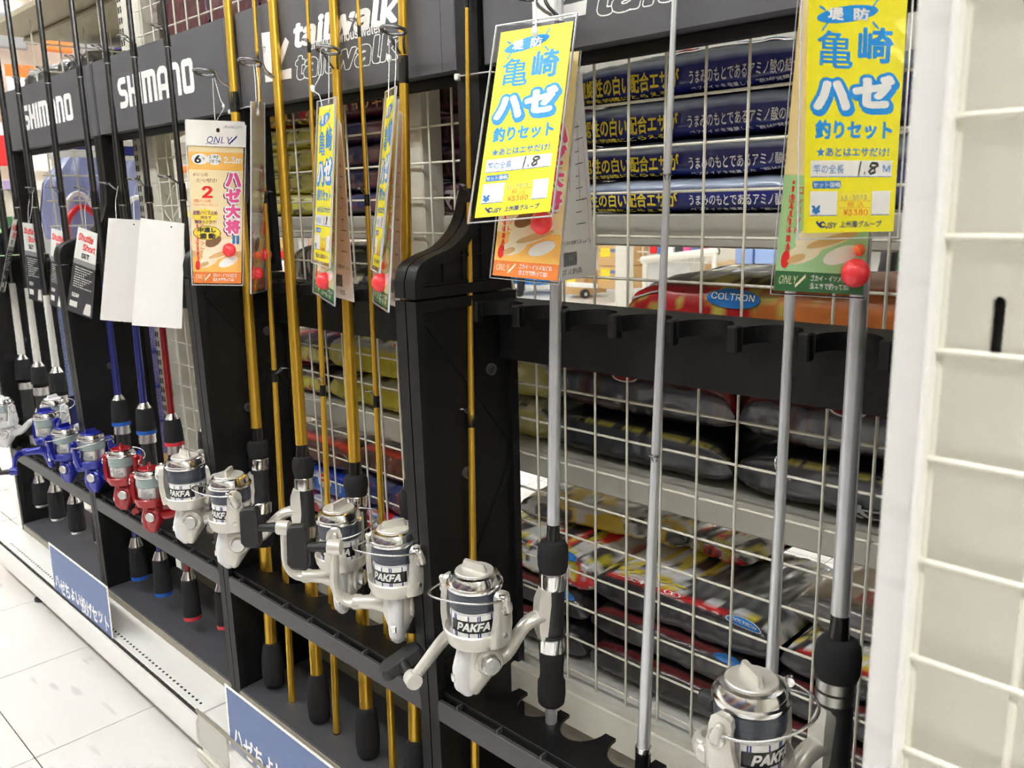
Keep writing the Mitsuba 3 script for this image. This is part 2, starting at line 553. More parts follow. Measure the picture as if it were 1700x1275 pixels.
# ------------------------------------------------------------------ the room
struct('ceiling', bx(-15, 6.0, -3.5, 16, CEIL, CEIL + 0.05), 'ceiling_white', 'white shop ceiling')
struct('wall_back', bx(-15, 6.0, 16, 16.1, ZF, CEIL), 'wall_cream', 'cream wall at the far side of the shop')
struct('wall_left', bx(-15.1, -15, -3.5, 16, ZF, CEIL), 'wall_cream', 'cream wall at the end of the aisle')
struct('wall_right', bx(6.0, 6.1, -3.5, 16, ZF, CEIL), 'wall_cream', 'cream wall behind the camera to the right')
struct('wall_front', bx(-15, 6.0, -3.6, -3.5, ZF, CEIL), 'wall_cream', 'cream wall behind the camera')
struct('floor', bx(-15, 6.0, -3.5, 16, ZF - 0.05, ZF - 0.0025), 'joint_dark', 'pale vinyl tile floor with thin dark joints')
TL = 0.33
tile = mikit.ply(bx(-TL / 2 + 0.0009, TL / 2 - 0.0009, -TL / 2 + 0.0009, TL / 2 - 0.0009, -0.002, 0.0, 0.0004), 'floor_vinyl')
tx0, ty0 = -1.635 * 0.92, 0.362 * 0.92
far = []
for i in range(-42, 24):
    for j in range(-12, 48):
        cx, cy = tx0 + (i + 0.5) * TL, ty0 + (j + 0.5) * TL
        if not (-14.8 < cx < 5.8 and -3.3 < cy < 15.8):
            continue
        M = np.eye(4)
        M[:3, 3] = cx, cy, ZF
        if (-2.9 < cx < -0.2 and -0.4 < cy < 1.0):
            put('floor', 'tile', tile, M)
        else:
            far.append((cx, cy))
h = TL / 2 - 0.0009
V = np.array([[[x - h, y - h, ZF], [x + h, y - h, ZF], [x + h, y + h, ZF], [x - h, y + h, ZF]] for x, y in far]).reshape(-1, 3)
F = np.concatenate([np.array([[0, 1, 2], [0, 2, 3]]) + 4 * n for n in range(len(far))])
k = part('floor', 'tile', tm(V, F), 'floor_vinyl')
labels[k] = {'label': 'pale vinyl tiles of the other aisles', 'kind': 'stuff'}

# unseen dark shelving added behind the camera to give the chrome something to reflect
o = thing('added_shelving', 'dark shelving added behind the camera, out of view, for the chrome to reflect', 'shelf')
part(o, 'back_panel', bx(-5.2, 3.2, -2.12, -2.10, ZF, 0.75), 'slot_dark')
for z in (-0.8, -0.45, -0.1, 0.25, 0.6):
    part(o, 'board', bx(-5.2, 3.2, -2.10, -1.72, z - 0.03, z, 0.002), 'shelf_grey')
for x in np.arange(-5.2, 3.3, 1.2):
    part(o, 'upright', bx(x - 0.02, x + 0.02, -2.1, -2.05, ZF, 0.75, 0.002), 'ivory_paint')
for n, x in enumerate(np.arange(-5.1, 3.1, 0.3)):
    for z in (-0.8, -0.45, -0.1, 0.25):
        part(o, 'carton', bx(x, x + 0.27, -2.09, -1.78, z, z + 0.24, 0.01), ('deck_grey', 'rod_blue', 'header_paint', 'taupe', 'rod_red', 'black_plastic')[(n * 5 + int(z * 20)) % 6])

# ------------------------------------------------------------------ gondola: tray, posts, shelves, wire mesh
YM = 0.75
ZT = -0.82
XEND = -2.445
g = thing('gondola_tray', 'white steel bottom tray under the black rod racks with a rounded front lip', 'shelf')
part(g, 'tray_board', bx(XEND, -1.262, 0.5262, 0.74, ZT - 0.02, ZT, 0.001), 'white_paint')
lip = Polygon([(0.518, -0.826), (0.5155, -0.832), (0.5145, -0.86), (0.518, -0.878), (0.526, -0.889), (0.535, -0.889), (0.535, -0.884), (0.527, -0.883), (0.522, -0.874), (0.5205, -0.86), (0.522, -0.832), (0.5225, -0.826)])
part(g, 'front_lip', yz_prism(lip, XEND, -1.262), 'white_paint', smooth=30)
part(g, 'groove', bx(XEND, -1.262, 0.5226, 0.5256, -0.84, ZT - 0.0015), 'slot_dark')
for s in np.arange(XEND + 0.12, -1.28, 0.0146):
    m = lathe([(0.0024, 0), (0.0024, 0.0004)], 8)
    m.apply_scale([1.35, 1, 1])
    m.apply_translation([s, 0.5385, ZT])
    part(g, 'hole', m, 'slot_dark')
m = lathe([(0.016, 0), (0.016, 0.006), (0.006, 0.008), (0.006, 0.03)], 12)
m.apply_translation([-2.155, 0.545, ZF])
part(g, 'foot', [m, bx(-2.175, -2.135, 0.535, 0.6, ZF + 0.03, ZT - 0.021, 0.002)], 'rubber_black', label='dark levelling foot')
g = thing('tray_section', 'white steel bottom tray with a grey price rail below the gold and silver rods', 'shelf')
part(g, 'tray_board', bx(-1.258, -0.14, 0.53, 0.74, ZT - 0.02, ZT, 0.001), 'white_paint')
part(g, 'price_rail', bx(-1.255, -0.14, 0.5145, 0.5165, -0.872, -0.806, 0.0006), 'clear_film', label='clear upright price rail')
part(g, 'rail_plate', bx(-1.255, -1.158, 0.5175, 0.5185, -0.872, -0.810, 0.0004), 'shelf_grey', label='grey rail plate')
part(g, 'rail_top', bx(-1.255, -0.14, 0.5135, 0.518, -0.808, -0.804, 0.0008), 'taupe')
for z in (-0.888, -0.879):
    part(g, 'rail_rod', bar([-1.255, 0.512, z], [-0.14, 0.512, z], 0.0035, 8), 'ivory_paint', smooth=True)
part(g, 'lower_lip', bx(-1.255, -0.14, 0.519, 0.53, -0.895, -0.84, 0.001), 'white_paint')

# white end post of the shelving and its mesh
e = thing('shelf_end_panel', 'white steel end frame at the far end of the rod racks', 'shelf')
part(e, 'post', bx(-2.475, -2.435, 0.60, 0.64, ZF, -0.5, 0.002), 'white_paint')
part(e, 'post', bx(-2.475, -2.435, 1.50, 1.54, ZF, 0.479, 0.002), 'white_paint')
part(e, 'foot_rail', bx(-2.475, -2.435, 0.60, 1.5, ZF + 0.03, ZF + 0.1, 0.002), 'white_paint')
e = thing('end_wire_mesh', 'white wire mesh across the far end of the shelving, goods hung behind it', 'wire mesh')
XM = -2.485
for s in np.arange(0.80, 1.55, 0.066):
    part(e, 'wire', bar([XM, s, -0.72], [XM, s, 0.478], 0.0022), 'wire_coat', smooth=True)
for s in np.arange(-0.70, 0.47, 0.066):
    part(e, 'wire', bar([XM + 0.004, 0.78, s], [XM + 0.004, 1.54, s], 0.0022), 'wire_coat', smooth=True)

# the wire mesh behind the racks
PW = 0.0459
w = thing('wire_mesh', 'large white wire mesh behind the gold and silver rods', 'wire mesh')
xs = -0.5553 + PW * np.arange(-25, 10)
for s in xs:
    if -1.73 < s < -0.125:
        for z0, z1 in ((-0.605, 0.478),):
            part(w, 'wire', bar([s, YM - 0.003, z0], [s, YM - 0.003, z1], 0.00165), 'wire_coat', smooth=True)
zs = 0.0045 + PW * np.arange(-13, 11)
for z in zs:
    part(w, 'wire', bar([-1.735, YM, z], [-0.12, YM, z], 0.00165), 'wire_coat', smooth=True)


def post(x0, x1, label):
    p = thing('shelf_post', label, 'post')
    part(p, 'upright', bx(x0, x1, 0.757, 0.795, ZF, 0.75, 0.002), 'ivory_paint')
    for k, z in enumerate(np.arange(-0.6, 0.55, 0.0205)):
        part(p, 'slot', bx(x0 + 0.006, x0 + 0.010, 0.7560, 0.7575, z, z + 0.012), 'slot_dark')
        part(p, 'slot', bx(x0 + 0.016, x0 + 0.020, 0.7560, 0.7575, z, z + 0.012), 'slot_dark')


post(-1.835, -1.735, 'ivory slotted shelf post between the blue rods and the gold rods')
post(-0.975, -0.905, 'ivory slotted shelf post behind the thickest of the gold rods')
post(-0.16, -0.09, 'ivory slotted shelf post behind the white pillar')

# shelf boards behind the mesh
def board(x0, x1, z, label, y1=1.16, th=0.034):
    b = thing('shelf_board', label, 'shelf')
    part(b, 'board', bx(x0, x1, 0.80, y1, z - 0.006, z, 0.001), 'shelf_grey')
    part(b, 'front_edge', bx(x0, x1, 0.785, 0.80, z - th, z + 0.001, 0.002), 'shelf_grey')


SB = ((-1.73, -0.98), (-0.90, -0.165))
board(*SB[0], -0.02, 'grey shelf board under the yellow bait bags')
board(*SB[1], -0.02, 'grey shelf board under the blue bait bags')
board(*SB[0], -0.335, 'grey shelf board under the clear bags of pale green bait')
board(*SB[1], -0.325, 'grey shelf board under the dark bags, below the black holder bar')
b = thing('shelf_board', 'wide lowest shelf board behind the mesh, its pale front edge above the rack floor', 'shelf')
part(b, 'board', bx(-1.73, -0.165, 0.757, 1.16, -0.622, -0.612), 'white_paint')
part(b, 'front_edge', bx(-1.73, -0.165, 0.722, 0.738, -0.652, -0.603, 0.002), 'ivory_paint')
part(b, 'shade_board', bx(-1.73, -0.165, 0.740, 0.746, -0.80, -0.652), 'taupe')  # grey board added in place of the shade below the front edge
b = thing('top_shelf', 'underside of the shelf above the rod racks, shade put into its colour', 'shelf')
part(b, 'board', bx(-2.75, -0.1, 0.76, 1.32, 0.48, 0.492), 'shaded_ivory')
part(b, 'stiffener', bx(-2.75, -0.1, 0.86, 0.90, 0.462, 0.48, 0.006), 'shaded_ivory')
part(b, 'back_fold', bx(-2.75, -0.1, 1.305, 1.32, 0.44, 0.48, 0.003), 'shaded_ivory')
for x in (-1.80, -1.001):
    pts = [(0.80, 0.48), (1.09, 0.48), (1.09, 0.42), (0.98, 0.20), (0.80, 0.13)]
    part(b, 'bracket', yz_prism(Polygon(pts), x, x + 0.004), 'ivory_paint')

# white pillar and mesh panel at the right, nearer to the camera
q = thing('white_pillar', 'white painted steel upright with small scuffs, right of the silver rods', 'post')
part(q, 'upright', bx(-0.1325, -0.1185, 0.364, 0.376, ZF, 0.75, 0.0012), 'white_scuffed')
part(q, 'catch_light_strip', bx(-0.1188, -0.1160, 0.361, 0.376, ZF, 0.75, 0.0012), 'white_paint')  # paler strip paints in the catch-light of the rounded edge
q = thing('side_wire_mesh', 'thick white wire mesh in front of the white panel at the right', 'wire mesh')
for s in (-0.1155, -0.0752, -0.0330, 0.009):
    part(q, 'wire', bar([s, 0.371, -0.8], [s, 0.371, 0.5], 0.0016, 10), 'wire_coat', smooth=True)
for n in range(-16, 12):
    z = float(at(1560, 583, 0.368)[2]) + n * 0.0463
    part(q, 'wire', bar([-0.1175, 0.368, z], [0.06, 0.368, z], 0.0016, 10), 'wire_coat', smooth=True)
q = thing('white_panel', 'plain white sheet metal panel with one upright slot, behind the mesh at the right', 'panel')
sl = at(1655, 545, 0.405)
pan = sbox(-0.136, -0.8, 0.35, 0.6).difference(LineString([(sl[0] + 0.001, sl[2] - 0.0115), (sl[0] + 0.001, sl[2] + 0.0115)]).buffer(0.0026))
part(q, 'sheet', to_axes(prism(pan, 0.004), [0, 0.405, 0], [1, 0, 0], [0, 0, 1], [0, -1, 0]), 'panel_paint')
part(q, 'slot_back', bx(sl[0] - 0.02, sl[0] + 0.02, 0.409, 0.412, sl[2] - 0.03, sl[2] + 0.03), 'slot_dark')

# ------------------------------------------------------------------ the rod racks
YF, YB = 0.59, 0.742
RX = [-2.41, -1.84, -1.262, -0.737, -0.183]
RNAME = ['far left rack of white rods', 'rack of blue and red rods', 'rack of gold rods', 'rack of silver rods']


def panel(k, x0, x1, inner, top=0.147):
    """A side panel: lower plate with rim and ribs, upper plate with an S-shaped front."""
    lo = Polygon([(YF, ZT), (YB, ZT), (YB, -0.107), (YF - 0.006, -0.107), (YF - 0.005, -0.3), (YF, -0.6)])
    up = [(0.698, top), (0.690, top), (0.690, 0.05), (0.687, 0.014)] + [tuple(p) for p in curve([(0.687, 0.014), (0.671, -0.025), (0.643, -0.049), (0.614, -0.058), (0.592, -0.068), (0.584, -0.086)], 18)[1:]] + [(0.584, -0.104), (YB - 0.008, -0.104), (YB - 0.008, top)]
    up = Polygon(up)
    for nm, pl in (('side_panel', lo), ('upper_side_panel', up)):
        inner_p = pl.buffer(-0.012)
        rim = yz_prism(pl.difference(inner_p), x0, x1)
        web = yz_prism(pl.buffer(-0.008), x0 + 0.006, x1 - 0.006)
        ribs = []
        if nm == 'side_panel':
            for a, b in (((0.60, -0.13), (0.735, -0.30)), ((0.61, -0.52), (0.735, -0.32)), ((0.60, -0.55), (0.735, -0.55)), ((0.605, -0.56), (0.735, -0.70))):
                ribs.append(yz_prism(LineString([a, b]).buffer(0.003, cap_style=2).intersection(inner_p.buffer(0.001)), x0 + 0.0035, x1 - 0.0035))
        else:
            for y in (0.63, 0.66, 0.69, 0.715):
                ribs.append(yz_prism(LineString([(y, -0.11), (y, 0.01)]).buffer(0.0012, cap_style=2).intersection(inner_p), x0 + 0.003, x1 - 0.003))
            for z in (-0.09, -0.06, -0.03):
                ribs.append(yz_prism(LineString([(0.58, z), (0.74, z)]).buffer(0.0012, cap_style=2).intersection(inner_p), x0 + 0.003, x1 - 0.003))
        key = part(k, nm, [rim, web], 'black_plastic', smooth=25)
        part(key, 'rib', ribs, 'black_plastic')
    for y, z in ((0.655, -0.32), (0.70, -0.20)):
        m = along(lathe([(0.0075, 0), (0.0075, 0.004), (0.0045, 0.004), (0.0045, 0.001)], 14), [x1 - 0.006 if inner > 0 else x0 + 0.006, y, z], [inner, 0, 0])
        part(k, 'screw', m, 'grey_plastic', smooth=40)


ZBAR, ZTOP = -0.1157, 0.135
for i in range(4):
    xl, xr = RX[i], RX[i + 1] - 0.002
    k = thing('rod_rack', 'black plastic rod display rack, ' + RNAME[i], 'rod rack', 'black rod racks in a row')
    panel(k, xl, xl + 0.017, 1, 0.285 if i == 3 else 0.147)
    panel(k, xr - 0.017, xr, -1, 0.285 if i == 2 else 0.147)
    part(k, 'top_rail', bx(xl + 0.018, xr - 0.018, 0.716, 0.724, ZTOP, 0.147, 0.001), 'black_plastic')
    a, b = xl + 0.014, xr - 0.014
    # holder bar: scalloped plate, back face, prongs
    pr = [xl + 0.0175 + 0.0672 * n for n in range(8)]
    plate = sbox(a, 0.676, b, 0.735)
    low = sbox(a, 0.602, b, 0.668)
    for p, q in zip(pr[:-1], pr[1:]):
        c = (p + q) / 2 + 0.001
        plate = plate.difference(affinity.scale(Point(c, 0.676).buffer(1, quad_segs=10), 0.0265, 0.031))
        low = low.difference(affinity.scale(Point(c, 0.668).buffer(1, quad_segs=10), 0.0265, 0.036))
    h = part(k, 'holder_bar', [xy_prism(plate, ZBAR - 0.016, ZBAR), bx(a, b, 0.713, 0.727, ZBAR - 0.072, ZBAR - 0.002, 0.0015)], 'black_plastic', smooth=30)
    for p in pr:
        part(h, 'prong', bx(p - 0.0055, p + 0.0055, 0.669, 0.681, ZBAR - 0.0235, ZBAR + 0.001, 0.0015), 'black_plastic')
    # lower shelf
    zl = -0.587
    h = part(k, 'lower_shelf', xy_prism(low, zl - 0.004, zl), 'black_plastic', smooth=30)
    part(k, 'front_bar', bx(a, b, YF, YF + 0.006, -0.622, -0.594, 0.001), 'grey_plastic', label='grey front bar')
    part(h, 'front_rim', bx(a, b, YF + 0.009, YF + 0.012, -0.594, zl + 0.001, 0.0006), 'black_plastic')
    part(h, 'inner_wall', bx(a, b, YF + 0.02, YF + 0.023, -0.625, zl - 0.003), 'slot_dark')
    for s in np.arange(xl + 0.05, xr - 0.03, 0.0672):
        part(h, 'rib', bx(s - 0.001, s + 0.001, YF + 0.001, YF + 0.012, -0.594, zl - 0.001), 'grey_plastic')
    # floor of the rack
    part(k, 'base', bx(a, b, YF + 0.001, YB, -0.812, -0.80, 0.001), 'deck_grey', label='dark grey rack floor')
    part(k, 'base_edge', bx(a, b, YF - 0.001, YF + 0.004, ZT + 0.001, -0.803, 0.001), 'taupe')

# ------------------------------------------------------------------ header boards on top of the racks
YS, ZS0, ZS1 = 0.694, 0.148, 0.286


def face_xz(poly, y, th=0.0004):
    """A shape drawn in (x, z) on the plane y, facing the aisle."""
    return to_axes(prism(poly, th), [0, y, 0], [1, 0, 0], [0, 0, 1], [0, -1, 0])


def stroke(pts, w, cap=2, join=2):
    return LineString(pts).buffer(w / 2, cap_style=cap, join_style=join)


def wide_caps():
    """Seven square-shouldered capitals: S H I M A N O, 1 high."""
    w, out, x = 0.215, [], 0.0
    h0, h1 = w / 2, 1 - w / 2

    def addl(g, adv):
        nonlocal x
        out.append(affinity.translate(g, x, 0))
        x += adv
    arc = lambda cx, cy, r, a0, a1: [(cx + r * math.cos(math.radians(t)), cy + r * math.sin(math.radians(t))) for t in np.linspace(a0, a1, 7)]
    s = [(0.62, h1)] + arc(0.27, h1 - 0.17, 0.17, 90, 180) + arc(0.27, 0.665, 0.155, 180, 250) + arc(0.44, 0.335, 0.16, 70, 0) + arc(0.44, h0 + 0.14, 0.14, 0, -90) + [(0.06, h0)]
    addl(stroke(s, w), 0.76)
    addl(unary_union([stroke([(0.11, 0), (0.11, 1)], w), stroke([(0.53, 0), (0.53, 1)], w), stroke([(0.1, 0.5), (0.55, 0.5)], w * 0.9)]), 0.74)
    addl(stroke([(0.11, 0), (0.11, 1)], w), 0.32)
    addl(unary_union([stroke([(0.11, 0), (0.11, h1), (0.70, h1)] + arc(0.72, h1 - 0.13, 0.13, 90, 0) + [(0.85, 0)], w), stroke([(0.48, 0), (0.48, 0.9)], w)]), 1.05)
    addl(unary_union([stroke([(0.11, 0)] + arc(0.31, h1 - 0.2, 0.2, 180, 90) + arc(0.42, h1 - 0.2, 0.2, 90, 0) + [(0.62, 0)], w), stroke([(0.1, 0.36), (0.6, 0.36)], w * 0.9)]), 0.83)
    addl(stroke([(0.11, 0), (0.11, h1), (0.36, h1)] + arc(0.38, h1 - 0.16, 0.16, 90, 0) + [(0.54, 0)], w), 0.76)
    o = affinity.scale(Point(0.34, 0.5).buffer(0.5, quad_segs=6), 1, 1)
    o = sbox(0.16, 0.16, 0.52, 0.84).buffer(0.16, quad_segs=5)
    addl(o.difference(sbox(0.16, 0.16, 0.52, 0.84).buffer(-0.055).buffer(0.0)), 0.7)
    return out


def header(i, xa, xb, label):
    k = thing('header_board', label, 'sign')
    body = sbox(xa, YS, xb, YS + 0.034).buffer(-0.006).buffer(0.006, quad_segs=4)
    part(k, 'board', xy_prism(body, ZS0, ZS1), 'header_paint', smooth=30)
    part(k, 'fold_line', bx(xb - 0.028, xb - 0.0268, YS - 0.0002, YS + 0.001, ZS0, ZS1), 'ink_line')
    return k


plain('ink_line', (52, 52, 56), 0.6)
HX = [(RX[0] + 0.001, RX[1] - 0.007), (RX[1] + 0.003, RX[2] - 0.006), (RX[2] + 0.003, RX[3] - 0.021), (RX[3] + 0.019, RX[4] - 0.004)]
HL = ['grey header board with white capitals over the farthest rack', 'grey header board with white capitals over the blue and red rods', 'grey header board with a white angular emblem and two words, over the gold rods', 'dark grey header board over the silver rods, cut by the top of the photo']
for i in range(4):
    k = header(i, *HX[i], HL[i])
    if i < 2:
        (l, r) = (((38, 193), (119, 172)), ((196, 150), (321, 122)))[i]
        x0, x1 = at(*l, YS)[0], at(*r, YS)[0]
        zc, hh = 0.2155, 0.0275
        L = unary_union(wide_caps())
        for gl in wide_caps():
            a, b, c, d = L.bounds
            s = affinity.scale(gl, (x1 - x0) / (c - a), 2 * hh, origin=(0, 0))
            part(k, 'letter', face_xz(affinity.translate(s, x0 - a * (x1 - x0) / (c - a), zc - hh), YS), 'print_white')
    else:
        o = HX[2][0] if i == 2 else HX[2][0]
        dx = HX[i][0] - o
        e0 = [at(*p, YS) for p in ((434, 55), (452, 52), (458, 100), (474, 62), (480, 70), (464, 118), (484, 113), (484, 130), (441, 137))]
        em = Polygon([(p[0] + dx, p[2]) for p in e0])
        part(k, 'emblem', face_xz(em, YS), 'print_white')

        def line_of(s, kind, tl, br, bold=0, skew=0, outline=False, squash=True):
            a, b = at(*tl, YS), at(*br, YS)
            gp = fit(text_poly(s, kind, bold, 120), a[0] + dx, b[2], b[0] + dx, a[2], skew=skew)
            if outline:
                gp = gp.buffer(0.0014).difference(gp.buffer(0.0002))
            part(k, 'lettering', face_xz(gp, YS), 'print_white')
        line_of('tailwalk', 'latin', (486, 37), (664, 36), bold=0.045, skew=10)
        line_of('uniting various waters', 'latin', (514, 66), (640, 57), bold=0.012)
        line_of('tailwalk', 'latin', (490, 92), (664, 97), bold=0.035, skew=10, outline=True)


# ------------------------------------------------------------------ rods
RY0, RK = 0.632, 0.0526       # the rods lean back: y = RY0 + RK (z + 0.8)


def on_rods(x, y, rk=RK):
    w = ray(x, y)
    return w * ((RY0 + rk * 0.8) / (w[1] - rk * w[2]))


class Rod:
    def __init__(self, name, label, a, b, group=None, rk=RK):
        self.k, self.rk = thing(name, label, 'fishing rod', group), rk
        self.a, self.b = a, b
        p, q = self.pt(b[1]), self.pt(a[1])
        self.ax = (p - q) / np.linalg.norm(p - q)

    def pt(self, y):
        (x0, y0), (x1, y1) = self.a, self.b
        return on_rods(x0 + (x1 - x0) * (y - y0) / (y1 - y0), y, self.rk)

    def seg(self, name, m, pts, n=14, label=None, smooth=35, parent=None):
        """pts: (pixel row, width in pixels)."""
        o = self.pt(pts[0][0])
        prof = [(px_m(w, self.pt(y)) / 2, float((self.pt(y) - o) @ self.ax)) for y, w in pts]
        prof = prof[::-1] if prof[0][1] > prof[-1][1] else prof
        return part(parent or self.k, name, along(lathe(prof, n), o, self.ax), m, smooth=smooth, label=label)

    def guide(self, y, c, w, dy=0.03, wrap=None, wrapw=None, m='dark_chrome', thread=None):
        """A line guide: a ring of w pixels about the pixel c, dy in front of the rod, on two legs from row y; wrap: rows of the whipping."""
        p = self.pt(y)
        o = at(c[0], c[1], p[1] - dy)
        R = px_m(w, o) / 2
        r = max(R * 0.13, 0.0007)
        ms = [along(torus(R - r, r, 24, 6), o, self.ax + np.array([0, -0.12, 0]))]
        u = (p - o) - self.ax * ((p - o) @ self.ax)
        u = u / np.linalg.norm(u)
        v = np.cross(self.ax, u)
        for s in (-1, 1):
            ms.append(tube(curve([o + (u * 0.8 + v * s * 0.55) * R, o * 0.45 + p * 0.55 + v * s * R * 0.35, p + v * s * R * 0.12], 6), r * 0.75, 5))
        g = part(self.k, 'guide', ms, m, smooth=True)
        if wrap:
            self.seg('whipping', 'gloss_black', [(wrap[0], wrapw), (wrap[1], wrapw * 1.05)], 12)
            if thread:
                self.seg('thread_ring', thread, [(wrap[1], wrapw * 1.1), (wrap[1] + 1.3, wrapw * 1.1)], 12)
        return o


def butt_grip(r, y, w, below, butt, blank, bw, hood='chrome'):
    """Ferrule, fore grip, hood, seat, hood, rear grip from pixel rows y; then the blank below the shelf and the butt grip."""
    r.seg('ferrule', 'gloss_black', [(y[0], bw * 1.1), (y[1], bw * 1.25)], 14)
    d = (y[2] - y[1])
    r.seg('fore_grip', 'eva', [(y[1], w * .62), (y[1] + d * .06, w * .86), (y[1] + d * .2, w * .98), (y[1] + d * .55, w * 1.02), (y[2] - 1, w * .86)], 20, label='black foam fore grip')
    d = (y[3] - y[2])
    r.seg('hood', hood, [(y[2], w * .86), (y[2] + d * .1, w * .92), (y[3] - d * .15, w * .92), (y[3], w * .86)], 20)
    r.seg('reel_seat', 'rubber_black', [(y[3], w * .78), (y[4], w * .78)], 18)
    d = (y[5] - y[4])
    r.seg('hood', hood, [(y[4], w * .84), (y[4] + d * .1, w * .92), (y[5], w * .88)], 20)
    d = (y[6] - y[5])
    r.seg('rear_grip', 'eva', [(y[5], w * .74), (y[5] + d * .25, w * .70), (y[5] + d * .5, w * .72), (y[5] + d * .55, w * .86), (y[5] + d * .9, w * .90), (y[6], w * .76)], 20)
    if below:
        r.seg('lower_blank', blank, [(y[6], bw * 1.15), (below[1] + 2, bw * 1.15)], 14)
        d = butt[1] - butt[0]
        bwid = butt[2]
        r.seg('butt_grip', 'eva', [(butt[0], bwid * .66), (butt[0] + d * .07, bwid * .80), (butt[0] + d * .35, bwid * .96), (butt[0] + d * .7, bwid * 1.0), (butt[1] - d * .06, bwid * .9), (butt[1], bwid * .7)], 20)


GOLD = 'gold rods in the third rack'
# --- butt pieces of the gold rods
r = Rod('gold_rod', 'thick gold rod butt section beside the packet with a white header', (378, 0), (455, 1135), GOLD)
r.seg('blank', 'gold', [(-60, 13), (0, 13.5), (300, 16), (710, 18)])
r.guide(150, (340, 120), 40, 0.034, (153, 187), 15)
butt_grip(r, (710, 731, 760, 778, 832, 850, 905), 36, (905, 1066), (1066, 1136, 36), 'gold', 17)
G1 = r
r = Rod('gold_rod', 'thick gold rod butt section with a side-on clear packet, second in the gold rack', (452, 0), (531, 1193), GOLD)
r.seg('blank', 'gold', [(-60, 14), (0, 15), (300, 17), (738, 20)])
r.guide(132, (415, 103), 42, 0.034, (133, 172), 15)
butt_grip(r, (738, 757, 792, 812, 872, 890, 950), 36, (950, 1118), (1118, 1195, 38), 'gold', 18)
G2 = r
r = Rod('gold_rod', 'thick gold rod butt section with a yellow card in front of it', (553, 0), (612, 1254), GOLD)
r.seg('blank', 'gold', [(-60, 14), (0, 15), (300, 17), (766, 20)])
r.guide(117, (545, 83), 43, 0.034, (120, 161), 15)
butt_grip(r, (766, 787, 822, 840, 905, 925, 985), 40, (985, 1173), (1173, 1254, 40), 'gold', 19)
G3 = r
r = Rod('gold_rod', 'thick gold rod butt section last in the gold rack, before the silver rods', (668, 0), (691, 1305), GOLD)
r.seg('blank', 'gold', [(-60, 14), (0, 15), (300, 17), (800, 20)])
r.guide(92, (653, 50), 47, 0.034, (93, 139), 16)
butt_grip(r, (795, 812, 858, 878, 950, 970, 1045), 40, (1045, 1226), (1226, 1310, 42), 'gold', 20)
G4 = r
# --- tip pieces
TIPS = 'slender gold rod tip sections'


def tip(label, a, b, segs, guides, cap, group=TIPS, m='gold', name='gold_rod_tip'):
    r = Rod(name, label, a, b, group)
    r.seg('blank', m, segs)
    for g in guides:
        r.guide(*g)
    r.seg('end_cap', 'gloss_black', [(cap[0], cap[2]), (cap[1], cap[2])], 12)
    return r


tip('slender gold rod tip between the first and second thick gold rods', (422, 0), (486, 1178), [(-60, 5), (0, 5.5), (540, 8.5), (1165, 12)],
    [(88, (436, 79), 12, -0.006, (86, 105), 6), (326, (448, 318), 12, -0.006, (318, 338), 8), (622, (472, 611), 14, -0.006, (614, 634), 10)], (1163, 1178, 13))
tip('slender gold rod tip between the second and third thick gold rods', (510, 0), (560, 1234), [(-60, 5), (0, 5.5), (540, 8.5), (1215, 12)],
    [(72, (507, 66), 12, 0.008, (70, 88), 6), (325, (521, 322), 12, 0.008, (327, 345), 8), (640, (532, 628), 14, 0.01, (639, 657), 10)], (1215, 1234, 13))
tip('slender gold rod tip between the third and last thick gold rods', (594, 0), (654, 1300), [(-60, 5), (0, 5.5), (540, 8.5), (1290, 13)],
    [(45, (585, 33), 15, 0.01, (43, 62), 6), (322, (596, 313), 16, 0.012, (323, 342), 9), (660, (612, 650), 16, 0.012, (657, 676), 11)], (1285, 1300, 14))
tip('slender gold rod tip alone at the left of the silver rods', (775, 0), (789, 1300), [(-60, 6), (0, 6.5), (540, 10), (1290, 15)],
    [(322, (768, 307), 15, 0.014, (313, 336), 10), (690, (767, 679), 16, 0.014, (688, 709), 11), (-20, (770, -30), 20, 0.014, (-30, 13), 7)], (1292, 1305, 16))

# --- silver rods
SIL = 'silver rods in the nearest rack'
r = Rod('silver_rod', 'thick silver rod butt section with the full reel and black grip seen in the middle', (928, 0), (915, 1195), SIL)
r.seg('blank', 'rod_silver', [(-60, 15), (0, 16), (400, 20), (870, 22)])
r.guide(30, (872, -12), 62, 0.036, (36, 62), 18)
r.seg('ferrule', 'gloss_black', [(868, 20), (896, 23), (900, 30)], 16)
r.seg('fore_grip', 'eva', [(896, 26), (899, 42), (905, 50), (925, 52), (940, 50), (948, 45)], 24, label='black foam fore grip')
r.seg('hood', 'chrome', [(948, 44), (951, 47), (972, 46), (976, 42)], 24)
r.seg('hood_slot', 'slot_dark', [(960, 46.2), (963, 46.2)], 24)
r.seg('reel_seat', 'rubber_black', [(976, 40), (1055, 40)], 20)
r.seg('hood_ring', 'rubber_black', [(1050, 44), (1055, 44)], 20)
r.seg('hood', 'chrome', [(1055, 43), (1058, 45), (1078, 44)], 24)
r.seg('rear_grip', 'eva', [(1078, 40), (1083, 42), (1100, 41), (1104, 39), (1107, 40), (1111, 38.5), (1114, 40), (1118, 38.5), (1121, 40), (1126, 40), (1130, 46), (1150, 47), (1164, 44), (1168, 36)], 24)
r.seg('lower_blank', 'rod_silver', [(1168, 20), (1330, 20)], 16)
S1 = r
r = tip('slender silver rod tip standing in a chrome cap between the two reels', (1120, 0), (1068, 1245), [(-60, 9), (0, 10), (300, 12), (760, 16), (1240, 22)],
        [(300, (1107, 290), 16, 0.012, (303, 335), 11), (770, (1085, 757), 20, 0.012, (758, 790), 13)], (1240, 1268, 26), SIL, 'rod_silver', 'silver_rod_tip')
